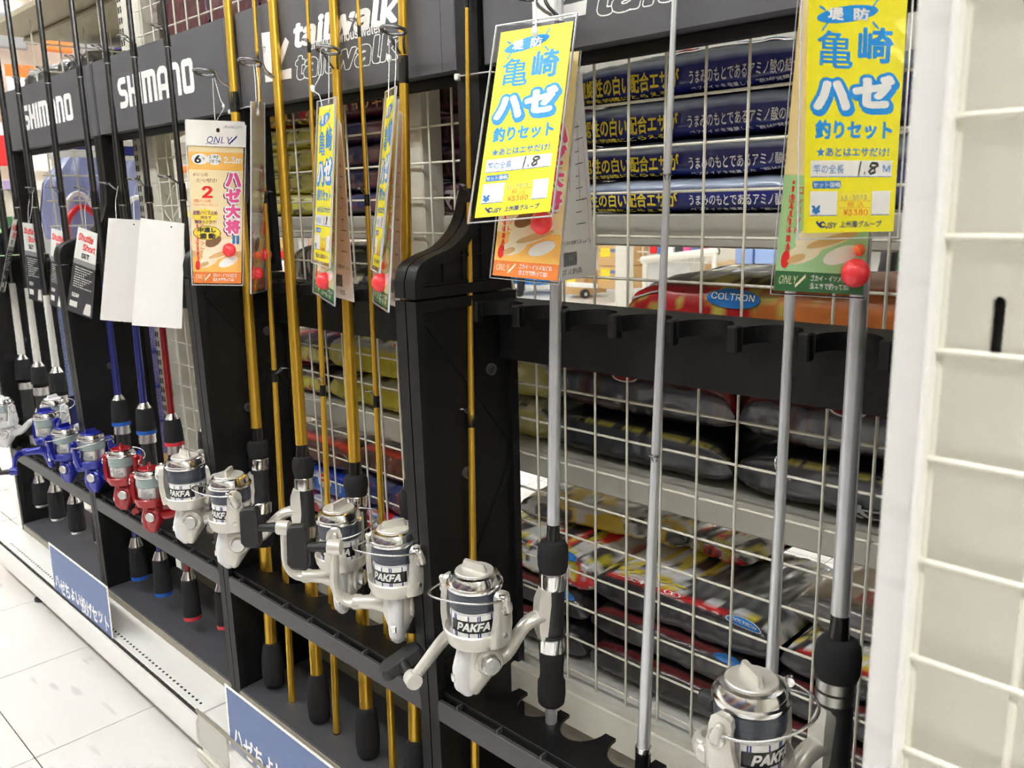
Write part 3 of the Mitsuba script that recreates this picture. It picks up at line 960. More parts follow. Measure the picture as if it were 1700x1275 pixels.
r.seg('cap_ring', 'chrome', [(1238, 27), (1246, 27)], 16)
r.seg('cap_skirt', 'gloss_black', [(1268, 26), (1300, 26)], 14)
r = tip('slender silver rod tip with a chrome guide, left of the rightmost thick silver rod', (1337, 0), (1272, 1300), [(-60, 11), (0, 12), (483, 16), (800, 18), (1290, 22)],
        [(796, (1307, 797), 20, -0.01, (800, 832), 17)], (1285, 1300, 24), SIL, 'rod_silver', 'silver_rod_tip')
part(r.k, 'guide', along(torus(px_m(10, r.pt(768)), 0.0009, 18, 6), at(1289, 768, r.pt(768)[1] - 0.004), [1, 0.3, 0.1]), 'chrome', smooth=True)
r = Rod('silver_rod', 'thickest silver rod butt section, beside the white pillar at the right', (1456, 0), (1380, 1275), SIL)
r.seg('blank', 'rod_silver', [(-60, 24), (0, 25), (500, 30), (1020, 31)], 20)
r.guide(-40, (1400, -60), 76, 0.036)
r.seg('ferrule', 'gloss_black', [(1020, 29), (1060, 34), (1066, 42)], 18)
r.seg('fore_grip', 'eva', [(1058, 40), (1062, 60), (1070, 71), (1090, 75), (1112, 73), (1124, 66)], 28, label='black foam fore grip')
r.seg('hood', 'satin_metal', [(1122, 60), (1126, 65), (1160, 63), (1165, 58)], 28)
r.seg('hood_slot', 'slot_dark', [(1141, 64.5), (1145, 64.5)], 28)
r.seg('hood_ring', 'rubber_black', [(1160, 62), (1165, 61)], 24)
r.seg('reel_seat', 'rubber_black', [(1165, 58), (1290, 58)], 24)
r.seg('hood', 'satin_metal', [(1285, 60), (1320, 60)], 24)
S4 = r

# --- the thin rods at the left
THIN = 'thin black topped rods at the left'


def thin(name, label, a, b, col, split, gr, guides, band, group=THIN, collar='chrome', hidden=False):
    """gr: pixel rows of cone, fore grip end, hood end, seat end, rear end; then the butt piece."""
    r = Rod(name, label, a, b, group, 0.018)
    w0 = gr[-1]
    r.seg('black_top', 'rod_black', [(-60, 8), (0, 8.5), (split, 11)], 10)
    for g in guides:
        r.guide(*g)
    if hidden:
        return r
    c0, c1, f1, h1, s1, e1, lb, bb, be = gr[:9]
    r.seg('blank', col, [(split, 10.5), (c0, 12)], 12)
    r.seg('ferrule', 'gloss_black', [(c0 - 8, 10), (c0, 12)], 12)
    r.seg('cone', 'chrome', [(c0, w0 * .42), (c1, w0 * .8)], 18)
    r.seg('fore_grip', 'eva', [(c1, w0 * .86), (c1 + (f1 - c1) * .5, w0 * 1.0), (f1, w0 * 1.05)], 18, label='black foam fore grip')
    if band:
        r.seg('colour_band', band, [(f1, w0 * 1.06), (f1 + 6, w0 * 1.06)], 18)
    r.seg('hood', 'satin_metal', [(f1 + 6, w0 * .9), (h1, w0 * .94)], 18)
    r.seg('reel_seat', 'rubber_black', [(h1, w0 * .8), (s1, w0 * .8)], 16)
    r.seg('rear_grip', 'eva', [(s1, w0 * .8), (e1, w0 * .8)], 16)
    r.seg('lower_blank', col, [(e1, 9), (lb, 9)], 10)
    r.seg('butt_cone', 'chrome', [(lb - 1, w0 * .45), (bb, w0 * .82)], 18)
    r.seg('butt_grip', 'eva', [(bb, w0 * .86), (be - 6, w0 * 1.0)], 18)
    if band:
        r.seg('butt_band', band, [(be - 6, w0 * .98), (be, w0 * .94)], 18)
    else:
        r.seg('butt_cap', 'satin_metal', [(be - 4, w0 * .9), (be, w0 * .8)], 18)
    return r


B1 = thin('slim_rod', 'slim blue rod with black foam grip, left of the other blue rod', (118, 0), (232, 958), 'rod_blue', 470,
          (655, 663, 699, 719, 770, 800, 892, 906, 960, 28), [(118, (115, 93), 15, 0.022, (110, 128), 10, 'dark_chrome', 'satin_metal'), (322, (131, 311), 17, 0.02, (318, 345), 12, 'dark_chrome', 'satin_metal')], 'band_blue')
B2 = thin('slim_rod', 'slim blue rod with black foam grip, right of the other blue rod', (167, 0), (272, 984), 'rod_blue', 480,
          (668, 677, 713, 734, 790, 825, 915, 927, 986, 30), [(88, (160, 76), 17, 0.022, (85, 105), 10, 'dark_chrome', 'satin_metal'), (318, (173, 304), 19, 0.022, (316, 340), 12, 'dark_chrome', 'satin_metal')], 'band_blue')
B3 = thin('slim_rod', 'slim red rod with a black foam grip and red band', (213, 0), (320, 1026), 'rod_red', 490,
          (686, 695, 732, 752, 815, 850, 948, 960, 1026, 30), [(72, (203, 60), 18, 0.022, (72, 95), 11, 'dark_chrome', 'satin_metal'), (312, (221, 297), 21, 0.024, (310, 336), 13, 'dark_chrome', 'satin_metal')], 'band_red')
B4 = thin('slim_rod', 'slim black topped rod whose grip hides behind the gold rack', (270, 0), (375, 1036), 'rod_red', 500,
          (705, 714, 752, 772, 840, 870, 965, 978, 1040, 30), [(54, (259, 41), 20, 0.024, (54, 78), 11, 'dark_chrome', 'satin_metal'), (306, (273, 293), 23, 0.026, (304, 332), 13, 'dark_chrome', 'satin_metal')], 'band_red')
W1 = thin('slim_rod', 'slim white rod nearest the far end, black foam grip', (-43, 0), (70, 845), 'rod_white', 470,
          (588, 596, 628, 645, 690, 720, 790, 800, 840, 25), [(205, (-26, 195), 12, 0.02, (200, 222), 8)], None)
W2 = thin('slim_rod', 'slim white rod with a black foam grip, middle of the white three', (-18, 0), (97, 862), 'rod_white', 478,
          (600, 608, 636, 655, 700, 735, 805, 815, 862, 26), [(325, (9, 315), 15, 0.02, (324, 344), 10, 'dark_chrome', 'satin_metal')], None)
W3 = thin('slim_rod', 'slim white rod with a black foam grip, rightmost of the white three', (10, 0), (130, 884), 'rod_white', 490,
          (609, 618, 650, 668, 720, 755, 824, 834, 884, 27), [(142, (27, 129), 13, 0.004, (138, 155), 9, 'dark_chrome', 'satin_metal'), (325, (50, 312), 16, 0.006, (322, 344), 11, 'dark_chrome', 'satin_metal')], None)
W4 = thin('slim_rod', 'slim black topped rod whose grip hides behind the rack of blue rods', (63, 0), (171, 900), 'rod_white', 500,
          (630, 640, 670, 690, 740, 775, 840, 850, 900, 28), [(122, (67, 112), 15, 0.022, (118, 138), 10, 'dark_chrome', 'satin_metal'), (322, (84, 311), 17, 0.022, (318, 342), 11, 'dark_chrome', 'satin_metal')], None)


# ------------------------------------------------------------------ reels
# Built once about the spool: z along the rod towards its tip, the rod 0.09 m away along +y, the crank on the -x side.
R0 = 0.0305


def rounded(poly, r):
    return poly.buffer(-r).buffer(r, quad_segs=4)


def on_cyl(poly, r, zc, th=0.0004, ang0=0.0):
    """A shape drawn in (arc length, height), wrapped on a cylinder about z; its middle at angle ang0, read from outside."""
    parts = []
    a, b, c, d = poly.bounds
    for x in np.arange(math.floor(a / 0.004) * 0.004, c, 0.004):
        q = poly.intersection(sbox(x, b - 1, x + 0.004, d + 1))
        if not q.is_empty:
            parts += [g for g in getattr(q, 'geoms', [q]) if g.geom_type == 'Polygon' and g.area > 1e-10]
    V, F, n = [], [], 0
    for g in parts:
        v, f = trimesh.creation.triangulate_polygon(g, engine='earcut')
        v = np.asarray(v)[:, :2]
        t = ang0 + v[:, 0] / r
        V.append(np.stack([(r + th) * np.cos(t), (r + th) * np.sin(t), zc + v[:, 1]], -1))
        F.append(np.asarray(f) + n)
        n += len(v)
    m = tm(np.vstack(V), np.vstack(F))
    c = m.triangles.mean(1)
    if np.sum(m.face_normals[:, :2] * c[:, :2]) < 0:
        m.invert()
    return m


def reel_meshes(kind):
    """name -> list of (mesh, smooth, role)."""
    o = {}
    # spool
    o['spool'] = [(lathe([(0.0255, -0.058), (0.0275, -0.056), (0.0275, -0.0275), (0.0275, -0.0265), (0.026, -0.0262), (0.026, -0.0255)], 40), 35, 'silver'),]
    o['spool__lip'] = [(lathe([(0.027, -0.0055), (R0, -0.005), (R0 + 0.0004, -0.003), (R0, -0.0012), (0.0285, 0.0), (0.0275, 0.0045), (0.025, 0.0085), (0.0215, 0.0095), (0.020, 0.0085), (0.0, 0.0085)], 48), 30, 'chrome')]
    o['spool__line'] = [(lathe([(0.026, -0.0268), (0.0282, -0.0255), (0.0287, -0.018), (0.0285, -0.010), (0.028, -0.0045), (0.026, -0.004)], 40), 35, 'line')]
    # drag knob with its grip bar
    kn = [lathe([(0.0, 0.008), (0.0208, 0.008), (0.0208, 0.0112), (0.0200, 0.0120), (0.0, 0.0124)], 36)]
    bar_p = rounded(sbox(-0.0165, -0.0032, 0.0165, 0.0032), 0.0028)
    grip = trimesh.convex.convex_hull(np.vstack([np.c_[np.asarray(bar_p.exterior.coords), np.full(len(bar_p.exterior.coords), 0.0122)], np.c_[np.asarray(bar_p.exterior.coords) * [0.80, 0.75], np.full(len(bar_p.exterior.coords), 0.0205)]]))
    o['drag_knob'] = [(kn + [grip], 30, 'body')]
    # rotor: cup, two arms
    cup = lathe([(0.022, -0.072), (0.031, -0.068), (0.0345, -0.060), (0.0355, -0.0515), (0.0340, -0.0500), (0.0325, -0.052), (0.030, -0.058), (0.0, -0.060)], 44)
    arms = []
    for s in (1, -1):
        prof = Polygon([(-0.017, -0.064), (0.017, -0.064), (0.0135, -0.045), (0.0100, -0.030), (0.0085, -0.018), (0.0095, -0.012), (0.008, -0.006), (0.004, -0.003), (-0.004, -0.003), (-0.008, -0.007), (-0.0095, -0.014), (-0.0095, -0.022), (-0.0115, -0.034), (-0.014, -0.048)])
        prof = prof.buffer(-0.002).buffer(0.002, quad_segs=3)
        m = prism(prof, 0.0075)
        m = m.subdivide_to_size(0.008)
        v = np.array(m.vertices)                       # x across, y height, z thickness
        rr = 0.0335 + v[:, 2] + 0.003 * np.sin(np.clip((v[:, 1] + 0.064) / 0.06, 0, 1) * PI) - 0.25 * np.abs(v[:, 0]) ** 2 / 0.02
        a = v[:, 0] / 0.037
        m = tm(np.stack([s * rr * np.cos(a), s * rr * np.sin(a), v[:, 1]], -1), m.faces)
        arms.append(m)
    o['rotor'] = [([cup] + arms, 35, 'body')]
    scr = []
    for s in (1, -1):
        scr.append(along(lathe([(0.0075, 0), (0.0075, 0.0026), (0.006, 0.0034), (0.0045, 0.0028), (0.0, 0.0028)], 18), [s * 0.0432, 0, -0.020], [s, 0, 0]))
        scr.append(along(lathe([(0.0028, 0), (0.0028, 0.0012), (0, 0.0014)], 10), [s * 0.0432, -0.003, -0.050], [s, 0, 0]))
    o['rotor__screw'] = [(m, 30, 'satin') for m in scr]
    # bail wire on its levers, with the line roller
    pts = []
    for t in np.linspace(0, PI, 30):
        pts.append([0.0455 * math.cos(t), -0.050 * math.sin(t) - 0.002, -0.011 + 0.004 * math.cos(t) + 0.009 * math.sin(t) ** 2])
    o['bail'] = [(tube(pts, 0.00125, 8), True, 'satin')]
    lev = []
    for s in (1, -1):
        lev.append(trimesh.convex.convex_hull(np.vstack([hull([(s * 0.0445, 0.001, -0.021, 0.0052)], 1).vertices * 1.0, hull([(s * 0.0455, -0.003, -0.009, 0.0038)], 1).vertices])))
    o['bail__lever'] = [(m, 40, 'body') for m in lev]
    o['bail__line_roller'] = [(along(lathe([(0.004, 0), (0.0030, 0.003), (0.004, 0.006)], 12), [0.046, -0.006, -0.006], [-0.8, -0.5, 0.1]), 30, 'chrome')]
    # body: gear housing, its covers, tail, stem and foot
    body = hull([(0, 0.004, -0.078, 0.0185), (0.004, 0.006, -0.092, 0.019), (-0.004, 0.006, -0.092, 0.019), (0, 0.000, -0.108, 0.0125), (0, -0.010, -0.122, 0.0085), (0, -0.004, -0.128, 0.0065)], 2)
    o['gear_housing'] = [(body, 40, 'body')]
    tail = hull([(0, -0.0105, -0.072, 0.0105), (0, -0.0195, -0.100, 0.0095), (0, -0.019, -0.118, 0.0088), (0, -0.012, -0.126, 0.0082)], 2)
    o['rear_cover'] = [(tail, 40, 'cover')]
    o['switch'] = [(bx(-0.003, 0.003, -0.0305, -0.024, -0.112, -0.103, 0.001), 30, 'chrome')]
    cap = along(lathe([(0.0165, 0.0), (0.0165, 0.003), (0.0145, 0.005), (0.0135, 0.005), (0.0125, 0.0035), (0, 0.0035)], 32), [0.0165, 0.006, -0.090], [1, 0, 0])
    o['side_cap'] = [(cap, 30, 'body')]
    o['side_knob'] = [(along(lathe([(0.0105, 0.003), (0.0105, 0.0105), (0.009, 0.0120), (0, 0.0122)], 28), [0.0165, 0.006, -0.090], [1, 0, 0]), 30, 'satin')]
    stem = tube(curve([[0, 0.016, -0.084], [0, 0.033, -0.078], [0, 0.046, -0.064], [0, 0.057, -0.052], [0, 0.068, -0.047], [0, 0.078, -0.046]], 16), np.linspace(0.0112, 0.0100, 16) * np.r_[np.linspace(1.2, 0.85, 8), np.linspace(0.85, 1.05, 8)], 12, flat=0.8)
    foot = trimesh.convex.convex_hull(np.array([[sx * w, y, z] for sx in (-1, 1) for (w, y, z) in ((0.0045, 0.076, -0.012), (0.0075, 0.0715, -0.026), (0.0085, 0.0705, -0.046), (0.0075, 0.0715, -0.064), (0.0045, 0.076, -0.080), (0.0115, 0.084, -0.013), (0.0115, 0.084, -0.079))]))
    o['stem'] = [([stem, foot], 40, 'body')]
    return o


def crank_meshes(fold=0.0):
    """The crank: hub along -x, arm rising along +z from it, knob further out. Turned about the hub for each reel."""
    hub = along(lathe([(0.0105, 0), (0.0095, 0.006), (0.0075, 0.011), (0.0065, 0.024), (0.0075, 0.026), (0.0075, 0.032), (0, 0.032)], 20), [-0.012, 0, 0], [-1, 0, 0])
    arm = tube(curve([[-0.038, 0, 0], [-0.050, 0, 0.0015], [-0.0575, 0, 0.009], [-0.060, 0, 0.022], [-0.058, 0, 0.040], [-0.056, 0, 0.058]], 20), np.linspace(0.0080, 0.0056, 20), 12, flat=0.62, up=[1, 0, 0.2])
    end = along(lathe([(0.0072, 0), (0.0075, 0.001), (0.0075, 0.011), (0.0068, 0.0125), (0, 0.0125)], 20), [-0.0495, 0, 0.061], [-1, 0, 0])
    st = along(lathe([(0.0052, 0), (0.0052, 0.008), (0.0045, 0.010), (0.0048, 0.019), (0.0065, 0.022)], 16), [-0.061, 0, 0.061], [-1, 0, 0])
    pad = Polygon([(-0.008, -0.021), (0.006, -0.022), (0.0085, -0.017), (0.0085, 0.017), (0.006, 0.022), (-0.008, 0.021), (-0.0115, 0.016), (-0.012, -0.016)])
    pad = pad.buffer(-0.003).buffer(0.003, quad_segs=5)
    top = np.asarray(pad.exterior.coords)
    pad = trimesh.convex.convex_hull(np.vstack([np.c_[top * 0.9, np.full(len(top), z)] if abs(z) > 0.004 else np.c_[top, np.full(len(top), z)] for z in (-0.0055, -0.003, 0.003, 0.0055)]))
    pad = to_axes(pad, [-0.0885, 0, 0.061], [1, 0, 0], [0, 0.3, 0.954], [0, -0.954, 0.3])
    return {'crank': [([hub, arm, end], 40, 'body')], 'crank__knob': [([st, pad], 40, 'rubber')]}


def rot(axis, deg):
    return trimesh.transformations.rotation_matrix(math.radians(deg), axis)


def shift(x, y, z):
    return trimesh.transformations.translation_matrix([x, y, z])


ROLES = {
    'silver': dict(body='pearl', cover='pearl_white', line='line_dark', silver='label_silver', chrome='chrome', satin='satin_metal', rubber='rubber_black', band='print_white', plate='gloss_black', mark='print_white', bar2='print_navy'),
    'blue': dict(body='reel_blue', cover='reel_blue', line='line_pale', silver='satin_metal', chrome='chrome', satin='satin_metal', rubber='rubber_black'),
    'red': dict(body='reel_red', cover='reel_red', line='line_pale', silver='satin_metal', chrome='chrome', satin='satin_metal', rubber='rubber_black'),
    'white': dict(body='pearl_white', cover='pearl_white', line='line_pale', silver='satin_metal', chrome='chrome', satin='satin_metal', rubber='dark_chrome')}
_RM, _CM, _PLY = reel_meshes('x'), crank_meshes(), {}
# the printed band of the silver reels: barred ground, black plate, five letters


def band_meshes():
    L = 0.052
    word = fit(text_poly('PAKFA', 'latin', 0.05, 120), -0.0185, -0.0048, 0.0185, 0.0048, skew=14)
    plate = sbox(-L / 2, -0.0068, L / 2, 0.0068)
    bars = [sbox(-L / 2 + x, z0, -L / 2 + x + 0.0013, z1) for x in (0.004, 0.0062, 0.021, 0.031, 0.0332, 0.046) for z0, z1 in ((0.0068, 0.0125), (-0.0125, -0.0068))]
    ground = sbox(-L / 2 - 0.001, -0.0135, L / 2 + 0.001, 0.0128)
    return {'spool__band': (ground, 'band', 0.0003), 'spool__band_plate': (plate.difference(word.buffer(0.0001)), 'plate', 0.0006), 'spool__letters': (word, 'mark', 0.0006), 'spool__bars': (unary_union(bars), 'bar2', 0.0006)}


_BM = band_meshes()


def reel(label, col, c, Y, rod=None, yaw=0.0, rotor=0.0, crank=0.0, size=1.0, tilt=0.0, text=None, group=None, drop=0.008):
    """c, Y: pixel and distance of the middle of the spool's lip. yaw turns the whole reel about the rod direction; rotor and crank in degrees."""
    k = thing('spinning_reel', label, 'fishing reel', group)
    p = at(c[0], c[1], Y)
    reach = 1.0
    if rod is not None:                       # turned so that its foot meets the rod's seat
        q = rod.pt(rod.a[1])
        foot = q + rod.ax * ((p[2] - 0.046 * size - q[2]) / rod.ax[2])
        d = foot - p
        yaw = math.degrees(math.atan2(-d[0], d[1]))
        reach = (math.hypot(d[0], d[1]) - 0.0135 + 0.0065) / (0.084 * size)
    base = shift(*p) @ rot([0, 0, 1], yaw) @ rot([1, 0, 0], tilt) @ np.diag([size, size, size, 1.0])
    ro = ROLES[col]

    def ply_of(nm, i, me, sm, role):
        key = (nm, i, role, col)
        if key not in _PLY:
            _PLY[key] = mikit.ply(mesh_of(me), ro[role], smooth=sm)
        return _PLY[key]
    for nm, lst in _RM.items():
        M = base @ rot([0, 0, 1], rotor - yaw) if nm.split('__')[0] in ('rotor', 'bail') else base
        if nm == 'stem':
            M = base @ np.diag([1, reach, 1, 1]) @ shift(0, 0, -drop)
        if nm.startswith('drag'):
            M = base @ rot([0, 0, 1], rotor * 1.7 + 20)
        for i, (me, sm, role) in enumerate(lst):
            put(k, nm, ply_of(nm, i, me, sm, role), M)
    M = base @ shift(0, 0.006, -0.090) @ rot([1, 0, 0], crank) @ np.diag([1.3, 1.3, 1.3, 1.0])
    for nm, lst in _CM.items():
        for i, (me, sm, role) in enumerate(lst):
            put(k, nm, ply_of(nm, i, me, sm, role), M)
    if col == 'silver' and text is not None:
        for nm, (poly, role, th) in _BM.items():
            for j, off in enumerate((0.0, 120.0, 240.0)):
                key = (nm, 0, role, col)
                if key not in _PLY:
                    _PLY[key] = mikit.ply(on_cyl(poly, 0.0276, -0.0415, th), ro[role])
                put(k, nm, _PLY[key], base @ rot([0, 0, 1], text + off - yaw))
    elif col != 'silver':
        key = ('mark', col)
        if key not in _PLY:
            _PLY[key] = mikit.ply(on_cyl(unary_union([sbox(-0.012, -0.004, 0.012, 0.004), sbox(-0.012, 0.006, 0.006, 0.008), sbox(-0.012, -0.009, 0.006, -0.007)]), 0.0276, -0.0415, 0.0003), 'print_grey')
        put(k, 'spool__label', _PLY[key], base @ rot([0, 0, 1], -45 - yaw))
    return k


SR = 'silver reels on the gold and silver rods'
reel('large silver reel hanging from the thick silver rod in the middle', 'silver', (788, 962), 0.565, S1, rotor=5, crank=132, drop=0.015, text=-50)
reel('large silver reel at the bottom edge, nearest the white pillar', 'silver', (1247, 1148), 0.555, S4, rotor=85, crank=-100, drop=0.032, text=-20)
reel('silver reel with its crank pointing up left across the reel behind', 'silver', (381, 800), 0.56, G2, rotor=-20, crank=25, size=1.02, text=-72)
reel('silver reel farthest left of the silver ones, beside the red reels', 'silver', (308, 768), 0.565, G1, rotor=225, crank=5, size=1.04, text=-60)
reel('silver reel on the third gold rod, crank raised at its left', 'silver', (563, 856), 0.59, G3, rotor=135, crank=14, text=-50)
reel('silver reel before the black rack side, on the last gold rod', 'silver', (655, 890), 0.58, G4, rotor=5, crank=10, text=-66)
CR = 'small coloured reels on the slim rods'
reel('dark blue reel farthest left, its crank stretched to the lower left', 'blue', (76, 690), 0.56, W3, rotor=200, crank=110, size=0.86)
reel('dark blue reel between the other two blue reels', 'blue', (107, 716), 0.57, B1, rotor=85, crank=150, size=0.86)
reel('dark blue reel next to the red reels', 'blue', (151, 726), 0.57, B2, rotor=85, crank=200, size=0.86)
reel('red reel beside the blue reels', 'red', (201, 752), 0.57, B3, rotor=215, crank=160, size=0.84)
reel('red reel beside the silver reels', 'red', (248, 785), 0.57, B4, rotor=215, crank=200, size=0.84)
reel('white reel with a pale spool behind the blue reels', 'white', (88, 668), 0.60, W4, rotor=200, crank=150, size=0.86)
reel('white reel cut by the left edge of the photo', 'white', (3, 668), 0.565, W2, rotor=20, crank=130, size=0.86)


# ------------------------------------------------------------------ hanging cards and packets
def cat4(tl, tr, br, bl, **kw):
    """A flat card through three corners given as (pixel, pixel, distance); the fourth lies in their plane."""
    a, b, d = [at(*p) for p in (tl, tr, bl)]
    n = np.cross(b - a, d - a)
    w = ray(br[0], br[1])
    return Card(a, b, w * ((n @ a) / (n @ w)), d, **kw)


def mid(a, b, t):
    return a[0] + (b[0] - a[0]) * t


def ink(k, c, poly, colour, layer=1, name='lettering', label=None):
    return part(k, name, c.printed(poly, layer), 'print_' + colour, label=label)


def yellow_card(label, *corners, detail=True, metre=True):
    c = cat4(*corners)
    k = thing('price_card', label, 'price card', 'yellow price cards on the rods')
    part(k, 'sheet', c.sheet(), 'print_yellow')
    part(k, 'laminate', c.printed(sbox(-0.07, -0.036, 1.045, 1.026), 8), 'clear_film', label='clear laminate')
    rim = [c.sheet(-0.076, -0.039, -0.066, 1.029, h=0.0021, thick=0.0022), c.sheet(1.042, -0.039, 1.050, 1.029, h=0.0021, thick=0.0022),
           c.sheet(-0.066, -0.039, 1.042, -0.0345, h=0.0021, thick=0.0022), c.sheet(-0.066, 1.0245, 1.042, 1.029, h=0.0021, thick=0.0022)]
    for m in rim:
        part(k, 'laminate_edge', m, 'clear_rim')
    t = c.text
    o = affinity.rotate(oval(0.40, 0.085, 0.31, 0.034), -4, origin=(0.40, 0.085))
    ink(k, c, unary_union([o] + [LineString(p).buffer(0.005) for p in (((0.15, 0.155), (0.22, 0.115)), ((0.70, 0.02), (0.64, 0.06)), ((0.66, 0.115), (0.72, 0.14)), ((0.12, 0.06), (0.17, 0.07)))]), 'blue', 1, 'badge')
    ink(k, c, unary_union([t('堤', 0.20, 0.06, 0.36, 0.112, bold=0.04), t('防', 0.46, 0.058, 0.62, 0.110, bold=0.04)]), 'white', 2)
    ink(k, c, unary_union([t('亀', 0.10, 0.155, 0.47, 0.31, bold=0.008), t('崎', 0.52, 0.135, 0.88, 0.285, bold=0.03)]), 'blue', 1)
    big = unary_union([t('ハ', 0.07, 0.36, 0.46, 0.485, bold=0.07), t('ゼ', 0.48, 0.335, 0.92, 0.475, bold=0.07)])
    edge = affinity.scale(big, 1, 1)
    g = affinity.scale(affinity.scale(big, 1, c.h / c.w, origin=(0, 0)).buffer(0.034, quad_segs=3), 1, c.w / c.h, origin=(0, 0))
    ink(k, c, unary_union([g, affinity.translate(g, 0.02, 0.012)]), 'blue', 1)
    ink(k, c, big, 'white', 2)
    ink(k, c, t('釣りセット', 0.10, 0.525, 0.92, 0.605, bold=0.045), 'blue', 1)
    ink(k, c, t('★あとはエサだけ!', 0.12, 0.64, 0.90, 0.678, bold=0.02), 'sky', 1)
    ink(k, c, sbox(0.06, 0.695, 0.94, 0.762), 'paper', 1, 'white_field')
    ink(k, c, sbox(0.06, 0.762, 0.94, 0.765), 'sky', 1, 'rule')
    ink(k, c, unary_union([t('竿の全長', 0.09, 0.712, 0.42, 0.75)] + ([t('M', 0.84, 0.715, 0.92, 0.745, 'latin')] if metre else [])), 'sky', 2)
    hand = unary_union([LineString([(0.60, 0.704), (0.58, 0.754)]).buffer(0.007), Point(0.645, 0.750).buffer(0.007)] + [LineString(p).buffer(0.0055) for p in ([(0.775, 0.708), (0.72, 0.706), (0.70, 0.718), (0.75, 0.730), (0.76, 0.744), (0.71, 0.752), (0.69, 0.742), (0.73, 0.728), (0.79, 0.716), (0.775, 0.708)],)])
    ink(k, c, hand, 'ink', 2, 'handwriting')
    ink(k, c, LineString([(0.10, 0.797), (0.38, 0.797)]).buffer(0.016), 'sky', 1, 'badge')
    ink(k, c, t('セット価格', 0.09, 0.786, 0.39, 0.809, bold=0.02), 'white', 2)
    ink(k, c, unary_union([sbox(0.06, 0.825, 0.36, 0.925), sbox(0.74, 0.825, 0.94, 0.925)]), 'paper', 1, 'white_field')
    ink(k, c, unary_union([sbox(0.06, 0.926, 0.36, 0.929), sbox(0.74, 0.926, 0.94, 0.929)]), 'sky', 1, 'rule')
    ink(k, c, t('¥', 0.08, 0.885, 0.18, 0.922, 'latin', bold=0.05), 'sky', 2)
    st = part(k, 'price_sticker', c.printed(sbox(0.37, 0.828, 0.735, 0.935), 2), 'print_sticker', label='small yellow price sticker')
    part(st, 'lettering', c.printed(unary_union([t('16-3073', 0.40, 0.842, 0.68, 0.862, 'latin')]), 3), 'print_grey')
    part(st, 'lettering', c.printed(unary_union([t('税 込', 0.47, 0.872, 0.65, 0.892), t('¥3380', 0.43, 0.903, 0.70, 0.929, 'latin', bold=0.02), sbox(0.38, 0.866, 0.73, 0.8675), sbox(0.38, 0.896, 0.73, 0.8975)]), 3), 'print_orange_ink')
    ink(k, c, unary_union([t('上州屋グループ', 0.40, 0.952, 0.86, 0.98, bold=0.02), t('JSY', 0.24, 0.957, 0.37, 0.982, 'latin', bold=0.03, skew=15), oval(0.205, 0.966, 0.035, 0.014).difference(oval(0.215, 0.966, 0.022, 0.006)), LineString([(0.14, 0.955), (0.19, 0.975)]).buffer(0.006)]), 'navy', 1)
    return k, c


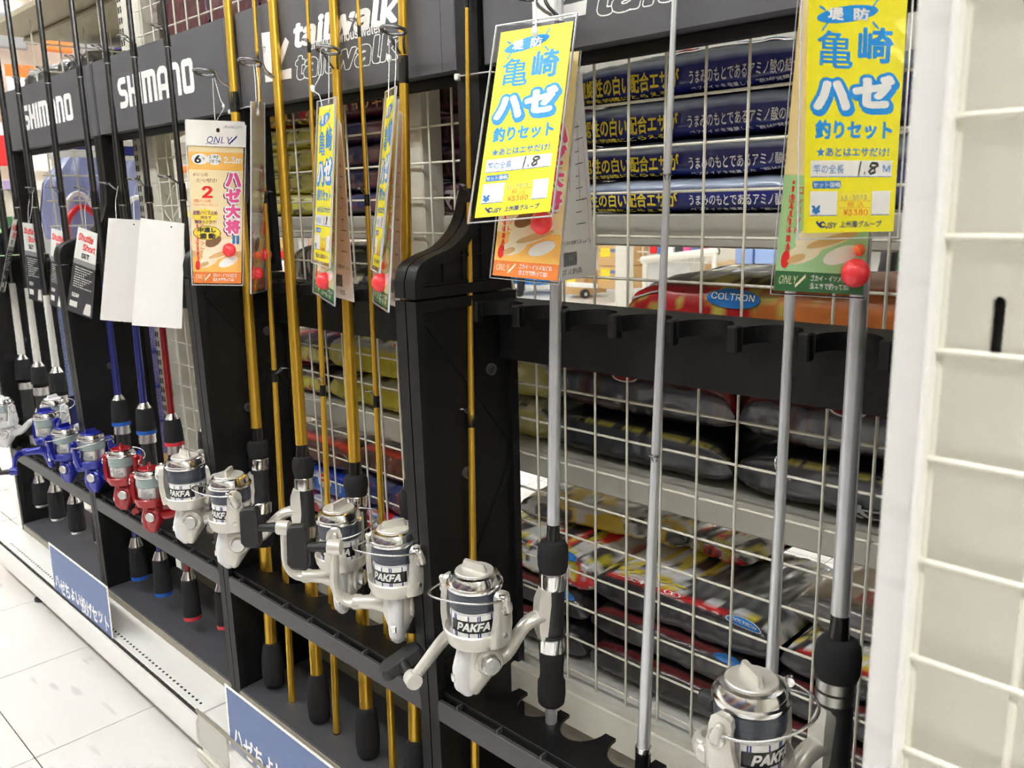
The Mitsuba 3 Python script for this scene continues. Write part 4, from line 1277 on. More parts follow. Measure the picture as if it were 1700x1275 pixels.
def packet(label, *corners, ground='amber', strip='orange', header=True, floats=True, reverse=False, seen=(0.0, 1.0)):
    c = cat4(*corners)
    k = thing('rig_packet', label, 'tackle packet', 'packets of float rigs on the rods')
    t = c.text
    v0, v1 = seen
    part(k, 'insert', c.sheet(), 'print_cream' if header else 'print_' + ground, label='printed paper insert')
    part(k, 'film', c.printed(sbox(-0.03, 0.0, 1.03, 1.012), 14 if header else 9), 'clear_film', label='clear film')
    for m in (c.sheet(-0.034, 0, -0.026, 1.012, h=0.0022, thick=0.0022), c.sheet(1.026, 0, 1.034, 1.012, h=0.0022, thick=0.0022), c.sheet(-0.03, 1.008, 1.03, 1.014, h=0.0022, thick=0.0022)):
        part(k, 'film_edge', m, 'clear_rim')
    if header:
        part(k, 'header_card', c.sheet(-0.03, -0.005, 1.03, 0.155, h=0.0022, thick=0.0005), 'print_paper', label='white header card')
        hd = numbered(k + '__header_print')
        scene[hd] = shape(c.printed(unary_union([t('ONLY', 0.32, 0.095, 0.78, 0.135, 'latin', skew=14), LineString([(0.72, 0.138), (0.86, 0.09)]).buffer(0.006), LineString([(0.3, 0.142), (0.5, 0.14)]).buffer(0.002)]), 9.2), 'print_navy')
        part(k, 'hang_hole', c.printed(oval(0.52, 0.055, 0.033, 0.014), 9.2), 'slot_dark')
        ink(k, c, t('JIGGING SETS', 0.62, 0.025, 0.96, 0.04, 'latin', size=60), 'navy', 9.2)
        ink(k, c, sbox(0, 0.19, 1, 0.30), 'amber', 1, 'print_ground')
        ink(k, c, sbox(0, 0.80, 1, 0.94), 'sand', 1, 'print_ground')
    g = 'green' if strip == 'green' else 'orange'
    if strip == 'green':
        ink(k, c, sbox(0, 0.60, 1, 0.94), 'mint', 1, 'print_ground')
        ink(k, c, sbox(0, 0.0, 1, 0.60), 'cream', 1, 'print_ground')
    else:
        ink(k, c, sbox(0, 0.84, 1, 0.94), 'amber', 1.5, 'print_ground')
        if not header and ground == 'amber':
            ink(k, c, sbox(0, 0, 1, 0.80), 'cream', 1, 'print_ground')
    ink(k, c, sbox(0, 0.93, 1, 1), g, 2, 'print_strip')
    ink(k, c, unary_union([t('ゴカイ・イソメなどの', 0.40, 0.938, 0.90, 0.960, bold=0.02, size=60), t('虫エサで釣ってね!', 0.40, 0.965, 0.84, 0.988, bold=0.02, size=60)]), 'white', 3)
    ink(k, c, unary_union([t('ONLY', 0.05, 0.945, 0.26, 0.975, 'latin', skew=14), LineString([(0.24, 0.98), (0.34, 0.945)]).buffer(0.006)]), 'shell', 3)
    # plain blotches where the printed drawing is
    for u, v, a, b, col in ((0.55, 0.79, 0.36, 0.055, 'shell'), (0.30, 0.865, 0.20, 0.035, 'shell'), (0.72, 0.865, 0.20, 0.03, 'paper'), (0.42, 0.74, 0.16, 0.035, 'brown'), (0.60, 0.815, 0.28, 0.016, 'sand'), (0.22, 0.885, 0.10, 0.014, 'sand'), (0.10, 0.89, 0.05, 0.03, 'red')):
        ink(k, c, affinity.rotate(oval(u, v, a, b), -6), col, 2 if col not in ('sand', 'brown', 'red') else 3, 'print_patch')
    ink(k, c, affinity.rotate(unary_union([sbox(0.10, 0.62, 0.125, 0.86)]).difference(unary_union([sbox(0.09, v, 0.13, v + 0.008) for v in np.arange(0.63, 0.86, 0.028)])), 0), 'red', 3, 'small_print')
    for n, s in enumerate('コンパクトロッドに最適'):
        ink(k, c, t(s, 0.08 + 0.09 * (n < 5), 0.64 + 0.034 * (n if n >= 5 else n) - (0.17 if n >= 5 else 0) + (0.03 if n >= 5 else 0), 0.14 + 0.09 * (n < 5), 0.664 + 0.034 * n - (0.17 if n >= 5 else 0) + (0.03 if n >= 5 else 0), size=60), 'red', 3)
    for n, s in enumerate('ハゼ大将'):
        gl = t(s, 0.66, 0.315 + 0.097 * n, 0.96, 0.402 + 0.097 * n, bold=0.06)
        gg = affinity.scale(affinity.scale(gl, 1, 2, origin=(0, 0)).buffer(0.022, quad_segs=2), 1, 0.5, origin=(0, 0))
        ink(k, c, affinity.translate(gg, -0.02, 0.004), 'plum', 3)
        ink(k, c, gg, 'white', 4)
        ink(k, c, gl, 'pink', 5)
    if header:
        ink(k, c, t('Ⅱ', 0.80, 0.705, 0.94, 0.755, bold=0.05), 'sky', 4)
        ink(k, c, unary_union([oval(0.20, 0.235, 0.15, 0.034), oval(0.46, 0.235, 0.13, 0.034)]), 'white', 2, 'print_patch')
        ink(k, c, unary_union([t('6', 0.10, 0.212, 0.22, 0.262, 'latin', bold=0.05), t('号', 0.24, 0.225, 0.29, 0.24), t('1号', 0.36, 0.21, 0.54, 0.23), t('3号', 0.36, 0.238, 0.46, 0.26), t('3号', 0.48, 0.238, 0.58, 0.26)]), 'ink', 3)
        ink(k, c, t('2.3m', 0.63, 0.215, 0.97, 0.258, 'latin', bold=0.04), 'paper', 3)
        ink(k, c, unary_union([t('おいら赤', 0.07, 0.318, 0.34, 0.342), t('だ~い好き!', 0.13, 0.352, 0.50, 0.378)]), 'brown', 3)
        ink(k, c, t('2', 0.22, 0.40, 0.42, 0.475, 'latin', bold=0.04), 'red', 3)
        ink(k, c, unary_union([t('新鋭バリス仕様', 0.07, 0.482, 0.38, 0.502, size=60), t('手に伝わる楽しい中通しです', 0.05, 0.510, 0.52, 0.524, size=60)]), 'orange', 3)
        burst = Polygon([(0.27 + (0.27 if i % 2 else 0.20) * math.cos(i * PI / 14), 0.59 + (0.055 if i % 2 else 0.04) * math.sin(i * PI / 14)) for i in range(28)])
        ink(k, c, burst, 'lemon', 3, 'badge')
        ink(k, c, unary_union([t('自動ハリス止め', 0.05, 0.553, 0.50, 0.58, bold=0.03, size=60), t('付きで', 0.18, 0.585, 0.38, 0.606, bold=0.03, size=60), t('瞬間ラクラク!', 0.07, 0.611, 0.48, 0.634, bold=0.03, size=60)]), 'plum', 4)
        ink(k, c, oval(0.30, 0.69, 0.27, 0.044), 'lemon', 3, 'badge')
        ink(k, c, oval(0.30, 0.69, 0.27, 0.044).difference(oval(0.30, 0.69, 0.255, 0.041)), 'brown', 4, 'badge')
        ink(k, c, unary_union([t('中通し', 0.12, 0.655, 0.47, 0.688, bold=0.05), t('遊 動', 0.15, 0.692, 0.46, 0.726, bold=0.05)]), 'ink', 4)
    if floats:
        for u, v, r, m in floats:
            p = c.map(u, v, 0.004)
            s = trimesh.creation.icosphere(subdivisions=3, radius=r)
            s.apply_scale([1, 1, 1.06])
            s.apply_translation(p)
            part(k, 'float', s, m, smooth=True, label='red float ball' if m == 'float_red' else 'small orange bead')
    return k, c


def back_card(label, *corners, lines=True):
    c = cat4(*corners)
    k = thing('instruction_card', label, 'card', 'white instruction cards behind the packets')
    part(k, 'sheet', c.sheet(), 'print_paper')
    if lines:
        g = [sbox(0.5, 0.18 + 0.06 * n, 0.5 + 0.3 * ((n * 7) % 5) / 5 + 0.1, 0.184 + 0.06 * n) for n in range(10)] + [sbox(0.30, 0.30, 0.308, 0.55), sbox(0.62, 0.22, 0.628, 0.6)]
        g += [sbox(0.15 + 0.022 * i, 0.86, 0.15 + 0.022 * i + (0.015 if i % 3 else 0.008), 0.93) for i in range(16)]
        g += [c.text('ズミ釣具', 0.12, 0.945, 0.62, 0.975, size=60), c.text('ヨゴミは捨てましょう。', 0.1, 0.80, 0.9, 0.822, size=60)]
        ink(k, c, unary_union(g), 'dark_grey', 1, 'small_print')
        ink(k, c, LineString([(0.84, 0.30), (0.88, 0.86)]).buffer(0.003), 'pink', 1, 'small_print')
    return k, c


def string(owner, pts, r=0.0006, name='string'):
    """A white nylon tie through (x, y, Y)."""
    p = curve([at(x, y, Y) for x, y, Y in pts], 18)
    return part(owner, name, tube(p, r, 6), 'nylon_white', smooth=True)


def knot(owner, x, y, Y, r=0.0022):
    s = trimesh.creation.icosphere(subdivisions=2, radius=r)
    s.apply_scale([1, 1, 1.5])
    s.apply_translation(at(x, y, Y))
    part(owner, 'tie_knot', s, 'nylon_white', smooth=True)


# the packet with the white header
k, c = packet('float rig packet with white header card and orange insert beside the first gold rod', (310, 200, 0.600), (405, 204, 0.690), (400, 471, 0.684), (321, 470, 0.567),
              floats=((0.72, 0.795, 0.0098, 'float_red'),))
string(k, [(353, 130, 0.646), (355, 170, 0.65), (358, 213, 0.645)])
string(k, [(356, 130, 0.646), (366, 165, 0.648), (372, 178, 0.65), (360, 200, 0.652), (360, 213, 0.645)])
knot(k, 371, 176, 0.65)
# the packet seen edge-on
k, c = packet('clear rig packet turned edge-on to the camera, between the first two gold rods', (416, 168, 0.60), (437, 170, 0.665), (440, 479, 0.665), (416, 484, 0.60), header=False, ground='paper',
              floats=((0.25, 0.90, 0.0085, 'float_red'), (0.30, 0.80, 0.005, 'float_orange'), (0.85, 0.80, 0.0095, 'float_red')))
string(k, [(421, 108, 0.645), (424, 140, 0.635), (426, 190, 0.63)])
string(k, [(425, 108, 0.645), (430, 150, 0.635), (428, 190, 0.63)])
knot(k, 427, 186, 0.63, 0.0035)

# yellow cards with their packets
K2, c2 = yellow_card('yellow price card turned nearly edge-on in front of the third gold rod', (530, 178, 0.630), (557, 172, 0.600), (548, 438, 0.59), (521, 430, 0.620), metre=False)
string(K2, [(532, 84, 0.64), (533, 120, 0.635), (521, 148, 0.63), (530, 158, 0.625), (535, 177, 0.62)])
string(K2, [(546, 92, 0.64), (546, 130, 0.64), (546, 172, 0.63)])
knot(K2, 519, 147, 0.63, 0.003)
packet('green edged rig packet hanging below the yellow card on the third gold rod', (532, 190, 0.655), (561, 196, 0.622), (556, 504, 0.612), (522, 482, 0.645), header=False, strip='green', floats=((0.62, 0.90, 0.0105, 'float_red'), (0.8, 0.72, 0.004, 'float_orange')))
back_card('white instruction card behind the yellow card on the third gold rod', (556, 195, 0.662), (566, 205, 0.652), (588, 502, 0.640), (553, 492, 0.668))
K3, c3 = yellow_card('yellow price card turned edge-on beside the last thick gold rod', (642, 163, 0.622), (658, 155, 0.594), (632, 446, 0.575), (619, 440, 0.604), metre=False)
string(K3, [(646, 65, 0.64), (646, 100, 0.64), (645, 165, 0.60)])
string(K3, [(657, 65, 0.64), (657, 110, 0.64), (655, 156, 0.62)])
knot(K3, 646, 97, 0.64, 0.003)
packet('green edged rig packet hanging below the yellow card on the last thick gold rod', (646, 170, 0.645), (663, 165, 0.614), (646, 514, 0.600), (621, 498, 0.630), header=False, strip='green', floats=((0.6, 0.885, 0.0105, 'float_red'), (0.55, 0.80, 0.0045, 'float_orange')))
back_card('white instruction card behind the yellow card on the last thick gold rod', (659, 180, 0.652), (668, 190, 0.645), (664, 512, 0.635), (644, 505, 0.645))
K4, c4 = yellow_card('yellow price card in full view on the thick silver rod in the middle', (832, 54, 0.625), (952, 35, 0.635), (913, 351, 0.575), (788, 362, 0.565), metre=False)
string(K4, [(887, -10, 0.64), (890, 25, 0.63), (889, 58, 0.622)], 0.0009)
knot(K4, 888, 52, 0.620, 0.0035)
packet('orange rig packet under the yellow card on the thick silver rod in the middle', (855, 95, 0.640), (962, 85, 0.660), (926, 467, 0.600), (818, 457, 0.585), header=False, floats=((0.70, 0.755, 0.0105, 'float_red'),))
back_card('white instruction card with a barcode behind the orange packet in the middle', (936, 140, 0.645), (966, 118, 0.690), (990, 456, 0.660), (924, 468, 0.618))
K5, c5 = yellow_card('yellow price card on the rightmost silver rod, cut by the top of the photo', (1342, -14, 0.598), (1507, -6, 0.646), (1483, 384, 0.628), (1334, 387, 0.580))
packet('green bottomed rig packet under the yellow card on the rightmost silver rod', (1330, -12, 0.618), (1482, -6, 0.654), (1432, 490, 0.640), (1284, 482, 0.595), header=False, strip='green', floats=((0.885, 0.925, 0.0100, 'float_red'), (0.90, 0.845, 0.0042, 'float_orange')))

# paper sheets and small set tags at the left
for nm, cs, lb in (('a', ((180, 362, 0.598), (240, 366, 0.640), (226, 536, 0.632), (166, 531, 0.592)), 'blank white paper sheet hanging left of the other white sheet'), ('b', ((233, 362, 0.592), (306, 371, 0.622), (302, 546, 0.612), (219, 540, 0.586)), 'blank white paper sheet hanging beside the orange packet')):
    c = cat4(*cs)
    k = thing('paper_sheet', lb, 'paper', 'blank white sheets on the blue and red rods')
    part(k, 'sheet', c.sheet(), 'print_paper')
    part(k, 'hole', c.printed(oval(0.72, 0.045, 0.02, 0.007), 1), 'slot_dark')
    if nm == 'a':
        string(k, [(196, 309, 0.625), (192, 335, 0.63), (193, 364, 0.61)])
    else:
        string(k, [(226, 308, 0.625), (222, 330, 0.63), (223, 365, 0.612)])
        string(k, [(290, 306, 0.625), (280, 330, 0.63), (274, 350, 0.635), (285, 368, 0.62)])
        string(k, [(296, 306, 0.625), (297, 340, 0.63), (285, 368, 0.62)])


def set_tag(label, *corners, bulge=0.0):
    c = cat4(*corners, bulge=bulge)
    k = thing('set_tag', label, 'tag', 'white and black set tags on the white rods')
    part(k, 'sheet', c.sheet(), 'print_paper')
    t = c.text
    for j in range(6):
        a, b = 0.42 + 0.0967 * j, 0.42 + 0.0967 * (j + 1)
        ink(k, c, sbox(0, a, 1, b), 'dark_grey', 1, 'dark_ground')
    ink(k, c, sbox(0, 0.36, 1, 0.42), 'grey', 1, 'grey_band')
    for s, a, b, u0, u1 in (('Shuttle', 0.06, 0.145, 0.08, 0.82), ('Short', 0.165, 0.245, 0.34, 0.94)):
        gl = t(s, u0, a, u1, b, 'latin', bold=0.05, skew=8)
        ink(k, c, gl, 'red', 1)
    ink(k, c, t('SET', 0.32, 0.275, 0.68, 0.335, 'latin', bold=0.06), 'ink', 1)
    rows = [sbox(0.12 + 0.1 * ((i * 3) % 3), 0.45 + 0.028 * i, 0.9 - 0.12 * ((i * 5) % 4), 0.46 + 0.028 * i) for i in range(9)]
    cut = unary_union([sbox(x, 0, x + 0.02, 1) for x in np.arange(0.2, 0.9, 0.085)])
    ink(k, c, unary_union(rows).difference(cut), 'paper', 3, 'small_print')
    ink(k, c, unary_union([sbox(0.08, 0.86, 0.38, 0.93), Polygon([(0.62, 0.98), (0.72, 0.84), (0.92, 0.84), (0.92, 0.98)])]), 'paper', 3, 'print_patch')
    ink(k, c, t('SDM', 0.12, 0.76, 0.40, 0.81, 'latin', bold=0.05), 'paper', 3)
    return k


k = set_tag('white and black set tag curling outward, in front of the rack of blue rods', (130, 376, 0.60), (162, 388, 0.63), (153, 530, 0.60), (110, 514, 0.565), bulge=0.012)
string(k, [(148, 320, 0.63), (141, 345, 0.625), (143, 382, 0.62)])
k = set_tag('white and black set tag between two white rods, partly behind the black rack', (85, 378, 0.64), (110, 386, 0.66), (103, 514, 0.65), (83, 505, 0.63))
k = set_tag('white and black set tag second from the left edge', (37, 369, 0.62), (58, 372, 0.645), (72, 503, 0.63), (48, 496, 0.61))
string(k, [(51, 318, 0.645), (47, 345, 0.64), (47, 371, 0.635)])
string(k, [(54, 318, 0.645), (53, 345, 0.64), (48, 371, 0.635)])
k = set_tag('white and black set tag seen edge-on at the left edge of the photo', (22, 364, 0.60), (32, 365, 0.66), (8, 487, 0.64), (0, 484, 0.58))

# blue shelf cards
for lb, x0, x1, y, z0, z1 in (('blue shelf card with white lettering standing on the white tray lip', -1.966, -1.630, 0.5265, -0.822, -0.712), ('blue shelf card with white lettering behind the clear price rail', -1.150, -0.814, 0.5200, -0.82, -0.716)):
    c = Card([x0, y, z1], [x1, y, z1], [x1, y - 0.002, z0], [x0, y - 0.002, z0], thick=0.0008)
    k = thing('shelf_card', lb, 'sign', None)
    part(k, 'sheet', c.sheet(), 'print_paper', label='white border')
    ink(k, c, sbox(0.018, 0.04, 0.982, 1), 'slate', 1, 'blue_ground')
    n = 10
    for i, s in enumerate('ハゼちょい投げセット'):
        small = s in 'ょッ'
        a = 0.045 + 0.092 * i
        gl = text_poly(s, 'cjk', 0.03)
        b0 = gl.bounds
        sc = 0.094
        asp = c.w / c.h
        gl = affinity.scale(gl, sc, -sc * asp * 1.2, origin=(0, 0))
        ink(k, c, affinity.translate(gl, a, 0.63), 'white', 2)
# cable ties
for x0, x1, y, Y in ((760, 812, 122, 0.685), (383, 412, 180, 0.69)):
    k = thing('cable_tie', 'white cable tie round the rack uprights beside the ' + ('yellow card in full view' if x0 > 600 else 'first gold rod'), 'cable tie')
    p, q = at(x0, y + 5, Y), at(x1, y - 3, Y)
    part(k, 'strap', tube([p, q, q + [0.004, 0.03, 0]], 0.0022, 8, flat=0.4), 'nylon_white', smooth=True)
    part(k, 'head', bx(p[0] - 0.004, p[0] + 0.002, p[1] - 0.003, p[1] + 0.003, p[2] - 0.004, p[2] + 0.003, 0.001), 'nylon_white')


# ------------------------------------------------------------------ bait bags on the shelves behind the mesh
def v_face(v, k=0.42):
    """Where on the loop a band of the print lies: its rows are given for a rounder section and moved to the flat faces."""
    t = (np.asarray(v, float) - 0.25) * 2 * PI
    return 0.25 + np.arctan2(np.sign(np.sin(t)) * np.abs(np.sin(t)) ** k, np.sign(np.cos(t)) * np.abs(np.cos(t)) ** k) / (2 * PI) 


def v_print(v, k=0.42):
    f = (np.asarray(v, float) - 0.25) * 2 * PI
    t = np.arctan2(np.sign(np.sin(f)) * np.abs(np.sin(f)) ** (1 / k), np.sign(np.cos(f)) * np.abs(np.cos(f)) ** (1 / k))
    return (0.25 + t / (2 * PI)) % 1.0


class Bag:
    """A filled film bag lying along x: u along its length, v once around it (0.25 front middle, 0.5 top)."""

    def __init__(self, x0, x1, y0, y1, z0, z1, seed=0, crinkle=0.004, boxy=0.42, nu=56, nv=56, tilt=0.0, rotz=0.0):
        self.b, self.seed, self.cr, self.boxy, self.n, self.tilt, self.rotz = (x0, x1, y0, y1, z0, z1), seed, crinkle, boxy, (nu, nv), tilt, rotz

    def at(self, u, v, off=0.0):
        x0, x1, y0, y1, z0, z1 = self.b
        u, v = np.asarray(u, float), np.asarray(v, float)

        def pos(u, v):
            f = (v - 0.25) * 2 * PI
            e = np.clip(np.abs(2 * u - 1), 0, 1)
            s = np.sqrt(np.clip(1 - e ** 7, 0, 1)) * 0.9 + 0.1
            hy, hz = (y1 - y0) / 2, (z1 - z0) / 2
            n = 2 / self.boxy
            r = (np.abs(np.cos(f)) ** n + np.abs(np.sin(f)) ** n) ** (-1 / n)
            cy, cz = -np.cos(f) * r, np.sin(f) * r
            p = np.stack([x0 + (x1 - x0) * u, (y0 + y1) / 2 + hy * cy * (0.93 + 0.07 * s), (z0 + z1) / 2 + hz * cz * s - hz * (1 - s) * 0.3], -1)
            q = p * 22 + self.seed * 7.3
            nz = mikit_noise(q) - 0.5 + 0.6 * (np.abs(mikit_noise(p * [60, 45, 45] + self.seed) - 0.5) * 2 - 0.4)
            d = np.stack([np.zeros_like(cy), cy, cz], -1)
            d /= np.linalg.norm(d, axis=-1, keepdims=True) + 1e-9
            return p + d * (nz * self.cr)[..., None], d
        p, d = pos(u, v)
        p = p + d * off
        c = np.array([(x0 + x1) / 2, (y0 + y1) / 2, (z0 + z1) / 2])
        q = p - c
        if self.tilt:
            a = math.radians(self.tilt)
            q = np.stack([q[..., 0], q[..., 1] * math.cos(a) - q[..., 2] * math.sin(a), q[..., 1] * math.sin(a) + q[..., 2] * math.cos(a)], -1)
        if self.rotz:
            a = math.radians(self.rotz)
            q = np.stack([q[..., 0] * math.cos(a) - q[..., 1] * math.sin(a), q[..., 0] * math.sin(a) + q[..., 1] * math.cos(a), q[..., 2]], -1)
        return q + c

    def mesh(self):
        nu, nv = self.n
        U, V = np.meshgrid(np.linspace(0, 1, nu), np.linspace(0, 1, nv + 1)[:-1], indexing='ij')
        p = self.at(U, V).reshape(-1, 3)
        i, j = np.meshgrid(np.arange(nu - 1), np.arange(nv), indexing='ij')
        a, b, c, d = i * nv + j, i * nv + (j + 1) % nv, (i + 1) * nv + (j + 1) % nv, (i + 1) * nv + j
        f = np.concatenate([np.stack([a, c, b], -1).reshape(-1, 3), np.stack([a, d, c], -1).reshape(-1, 3)])
        m = tm(p, f)
        ctr = p.mean(0)
        if np.sum(m.face_normals * (m.triangles_center - ctr)) < 0:
            m.invert()
        return m, U.reshape(-1), v_print(V.reshape(-1))

    def printed(self, poly, off=0.0022):
        """poly in (u, v)."""
        p, f = flat_tri(poly)
        q = trimesh.Trimesh(np.c_[p, np.zeros(len(p))], f, process=False).subdivide_to_size(0.022)
        p, f = np.asarray(q.vertices)[:, :2], q.faces
        m = tm(self.at(p[:, 0], p[:, 1], off), f)
        if m.face_normals.sum(0) @ (m.triangles_center.mean(0) - np.array([(self.b[0] + self.b[1]) / 2, (self.b[2] + self.b[3]) / 2, (self.b[4] + self.b[5]) / 2])) < 0:
            m.invert()
        return m


import meshkit
mikit_noise = lambda p: meshkit.noise(p, 3)


def blobs(U, V, su, sv, seed, t0, t1):
    return np.clip((meshkit.fbm(np.stack([U * su, V * sv, np.full_like(U, seed)], -1), 3) - t0) / (t1 - t0), 0, 1)[..., None]


def L3(*c):
    return np.array(lin(*c))[None]


def bag(label, box6, paint, seed, group=None, name='bait_bag', **kw):
    b = Bag(*box6, seed=seed, **kw)
    k = thing(name, label, 'bait bag', group)
    m, U, V = b.mesh()
    col = np.clip(paint(U, V), 0, 1) * np.ones((len(U), 3))
    part(k, 'film', m, 'bag_film', smooth=True, color=col)
    return k, b


def btext(k, b, s, u0, v0, u1, v1, colour, kind='cjk', bold=0.02, size=60, skew=0, off=0.0034):
    """Text on the front: v0 the lower, v1 the upper edge."""
    v0, v1 = float(v_face(v0)), float(v_face(v1))
    part(k, 'lettering', b.printed(fit(text_poly(s, kind, bold, size), u0, v0, u1, v1, skew=skew), off), 'print_' + colour)


def boval(k, b, u, v, a, c, colour, off=0.0022, name='badge'):
    lo, hi = float(v_face(v - c)), float(v_face(v + c))
    part(k, name, b.printed(oval(u, (lo + hi) / 2, a, (hi - lo) / 2), off), 'print_' + colour)


def band(V, a, b, soft=0.01):
    return (np.clip((V - a) / soft + 0.5, 0, 1) * np.clip((b - V) / soft + 0.5, 0, 1))[..., None]


def blue_paint(U, V):
    c = L3(18, 26, 104) * np.ones((len(U), 3))
    c = c * (1 - band(V, 0.264, 0.375)) + L3(168, 184, 208) * band(V, 0.264, 0.375)  # pale upper band: reflection on the film put into the colour
    c = c * (1 - band(V, 0.375, 0.75)) + L3(16, 20, 44) * band(V, 0.375, 0.75)
    c = c * (1 - band(V, 0.03, 0.155)) + L3(14, 18, 60) * band(V, 0.03, 0.155)
    return c * (0.75 + 0.5 * blobs(U, V, 9, 9, 1.0, 0.2, 0.8))


BG = 'blue bait bags on the upper shelf'
zz = [-0.019, 0.019, 0.060, 0.104, 0.150]
for i, nm in enumerate(('lowest', 'second from below', 'third from below', 'topmost')):
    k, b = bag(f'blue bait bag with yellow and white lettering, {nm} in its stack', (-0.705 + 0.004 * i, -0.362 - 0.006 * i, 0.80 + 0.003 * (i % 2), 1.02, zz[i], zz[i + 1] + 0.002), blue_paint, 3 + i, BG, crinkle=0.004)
    ty = (0.150, 0.195, 0.205, 0.24)
    btext(k, b, 'の視認性の白い配合エサが', 0.04, 0.205, 0.52, 0.252, 'lemon', bold=0.03)
    btext(k, b, '方向を的確にとらえる!', 0.06, 0.150, 0.48, 0.195, 'lemon', bold=0.03)
    btext(k, b, 'うまみのもとであるアミノ酸の結合体、', 0.56, 0.215, 0.985, 0.25, 'paper', bold=0.015)
    btext(k, b, 'ペプタイドを増量した“新MP発酵”が', 0.56, 0.165, 0.96, 0.198, 'paper', bold=0.015)
    if i == 3:
        boval(k, b, 0.50, 0.385, 0.075, 0.032, 'paper')
        boval(k, b, 0.50, 0.385, 0.068, 0.028, 'red', 0.0028)
        btext(k, b, 'エ', 0.475, 0.372, 0.525, 0.398, 'paper', bold=0.08)
        boval(k, b, 0.80, 0.39, 0.10, 0.03, 'sky')
        btext(k, b, 'マルキユー', 0.30, 0.375, 0.42, 0.40, 'paper', bold=0.03, skew=10)
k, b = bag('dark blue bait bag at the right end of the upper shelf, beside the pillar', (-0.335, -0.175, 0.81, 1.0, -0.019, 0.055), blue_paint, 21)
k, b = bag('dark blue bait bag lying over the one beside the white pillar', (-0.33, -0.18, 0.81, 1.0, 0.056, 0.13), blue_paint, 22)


def yellow_paint(U, V):
    c = L3(196, 188, 74) * np.ones((len(U), 3))
    c = c * (1 - band(V, 0.28, 0.36)) + L3(214, 208, 150) * band(V, 0.28, 0.36)
    w = blobs(U, V, 14, 20, 4.0, 0.58, 0.66) * band(V, 0.16, 0.30)
    c = c * (1 - w) + L3(70, 66, 40) * w
    return c * (0.8 + 0.35 * blobs(U, V, 8, 12, 2.0, 0.2, 0.8))


def maroon_paint(U, V):
    c = L3(70, 26, 36) * np.ones((len(U), 3))
    c = c * (1 - band(V, 0.29, 0.36)) + L3(120, 96, 116) * band(V, 0.29, 0.36)
    w = blobs(U, V, 10, 10, 9.0, 0.55, 0.7)
    return (c * (1 - w) + L3(96, 40, 48) * w) * (0.75 + 0.5 * blobs(U, V, 9, 9, 3.0, 0.2, 0.8))


def plum_paint(U, V):
    c = L3(48, 34, 52) * np.ones((len(U), 3))
    c = c * (1 - band(V, 0.22, 0.30)) + L3(112, 72, 78) * band(V, 0.22, 0.30)
    c = c * (1 - band(V, 0.31, 0.38)) + L3(96, 92, 110) * band(V, 0.31, 0.38)
    w = blobs(U, V, 8, 14, 19.0, 0.58, 0.66)
    return (c * (1 - w) + L3(40, 52, 96) * w) * (0.75 + 0.5 * blobs(U, V, 9, 9, 5.0, 0.2, 0.8))


z0 = -0.019
for i, nm in enumerate(('lowest', 'second from below', 'third from below', 'topmost')):
    k, b = bag(f'yellow bait bag, {nm} of the stack behind the second gold rod', (-1.46, -1.215, 0.805, 1.0, z0 + 0.037 * i, z0 + 0.037 * (i + 1) + 0.002), yellow_paint, 31 + i, 'yellow bait bags')
    k, b = bag(f'dark purple bait bag, {nm} of the stack behind the last gold rods', (-1.205, -1.015, 0.80, 1.0, z0 + 0.036 * i, z0 + 0.036 * (i + 1) + 0.002), plum_paint, 41 + i, 'dark purple bait bags')
    k, b = bag(f'maroon bait bag, {nm} of the stack left of the yellow card', (-0.955, -0.735, 0.80, 0.98, z0 + 0.046 * i, z0 + 0.046 * (i + 1) + 0.002), maroon_paint, 51 + i, 'maroon bait bags')
    btext(k, b, 'チマパワー', 0.10, 0.20, 0.62, 0.29, 'ink' if i else 'grey', bold=0.04)
    k, b = bag(f'pale yellow bait bag, {nm} of the stack behind the red rod', (-1.72, -1.47, 0.82, 1.02, z0 + 0.040 * i, z0 + 0.040 * (i + 1) + 0.002), yellow_paint, 61 + i, 'pale yellow bait bags')


def red_yellow(U, V):
    w = blobs(U, V, 16, 22, 6.0, 0.46, 0.52)
    c = L3(176, 34, 34) * (1 - w) + L3(212, 176, 60) * w
    w = blobs(U, V, 22, 26, 12.0, 0.56, 0.6)
    return c * (1 - w) + L3(40, 24, 24) * w


bag('red and yellow bait packet lying on top of the yellow bags', (-1.44, -1.215, 0.81, 1.0, 0.131, 0.160), red_yellow, 71)
k, b = bag('dark red bait packet with pale lettering on top of the dark purple bags', (-1.205, -1.02, 0.80, 1.0, 0.128, 0.162), maroon_paint, 72)
btext(k, b, 'マダイイサギ', 0.1, 0.24, 0.9, 0.30, 'sand', bold=0.03)
k = thing('shelf_board', 'grey shelf board high behind the header boards, maroon bags on it', 'shelf')
part(k, 'board', bx(-1.73, -0.98, 0.785, 1.1, 0.262, 0.27, 0.001), 'shelf_grey')
for i in range(4):
    bag(f'maroon bait bag high above the header boards, {("first", "second", "third", "fourth")[i]} from the left', (-1.725 + 0.18 * i, -1.553 + 0.18 * i, 0.80, 0.98, 0.271, 0.44), maroon_paint, 81 + i, 'maroon bags above the header boards', boxy=0.5)


# --- second shelf
def clear_yellow(U, V):
    c = L3(150, 144, 66) * np.ones((len(U), 3))
    c = c * (1 - band(V, 0.29, 0.60)) + L3(150, 152, 140) * band(V, 0.29, 0.60)
    w = blobs(U, V, 9, 9, 16.0, 0.58, 0.64)
    c = c * (1 - w) + L3(190, 184, 160) * w
    w = band(V, 0.31, 0.36) * blobs(U, V, 20, 6, 8.0, 0.5, 0.56)
    return c * (1 - w) + L3(46, 44, 40) * w


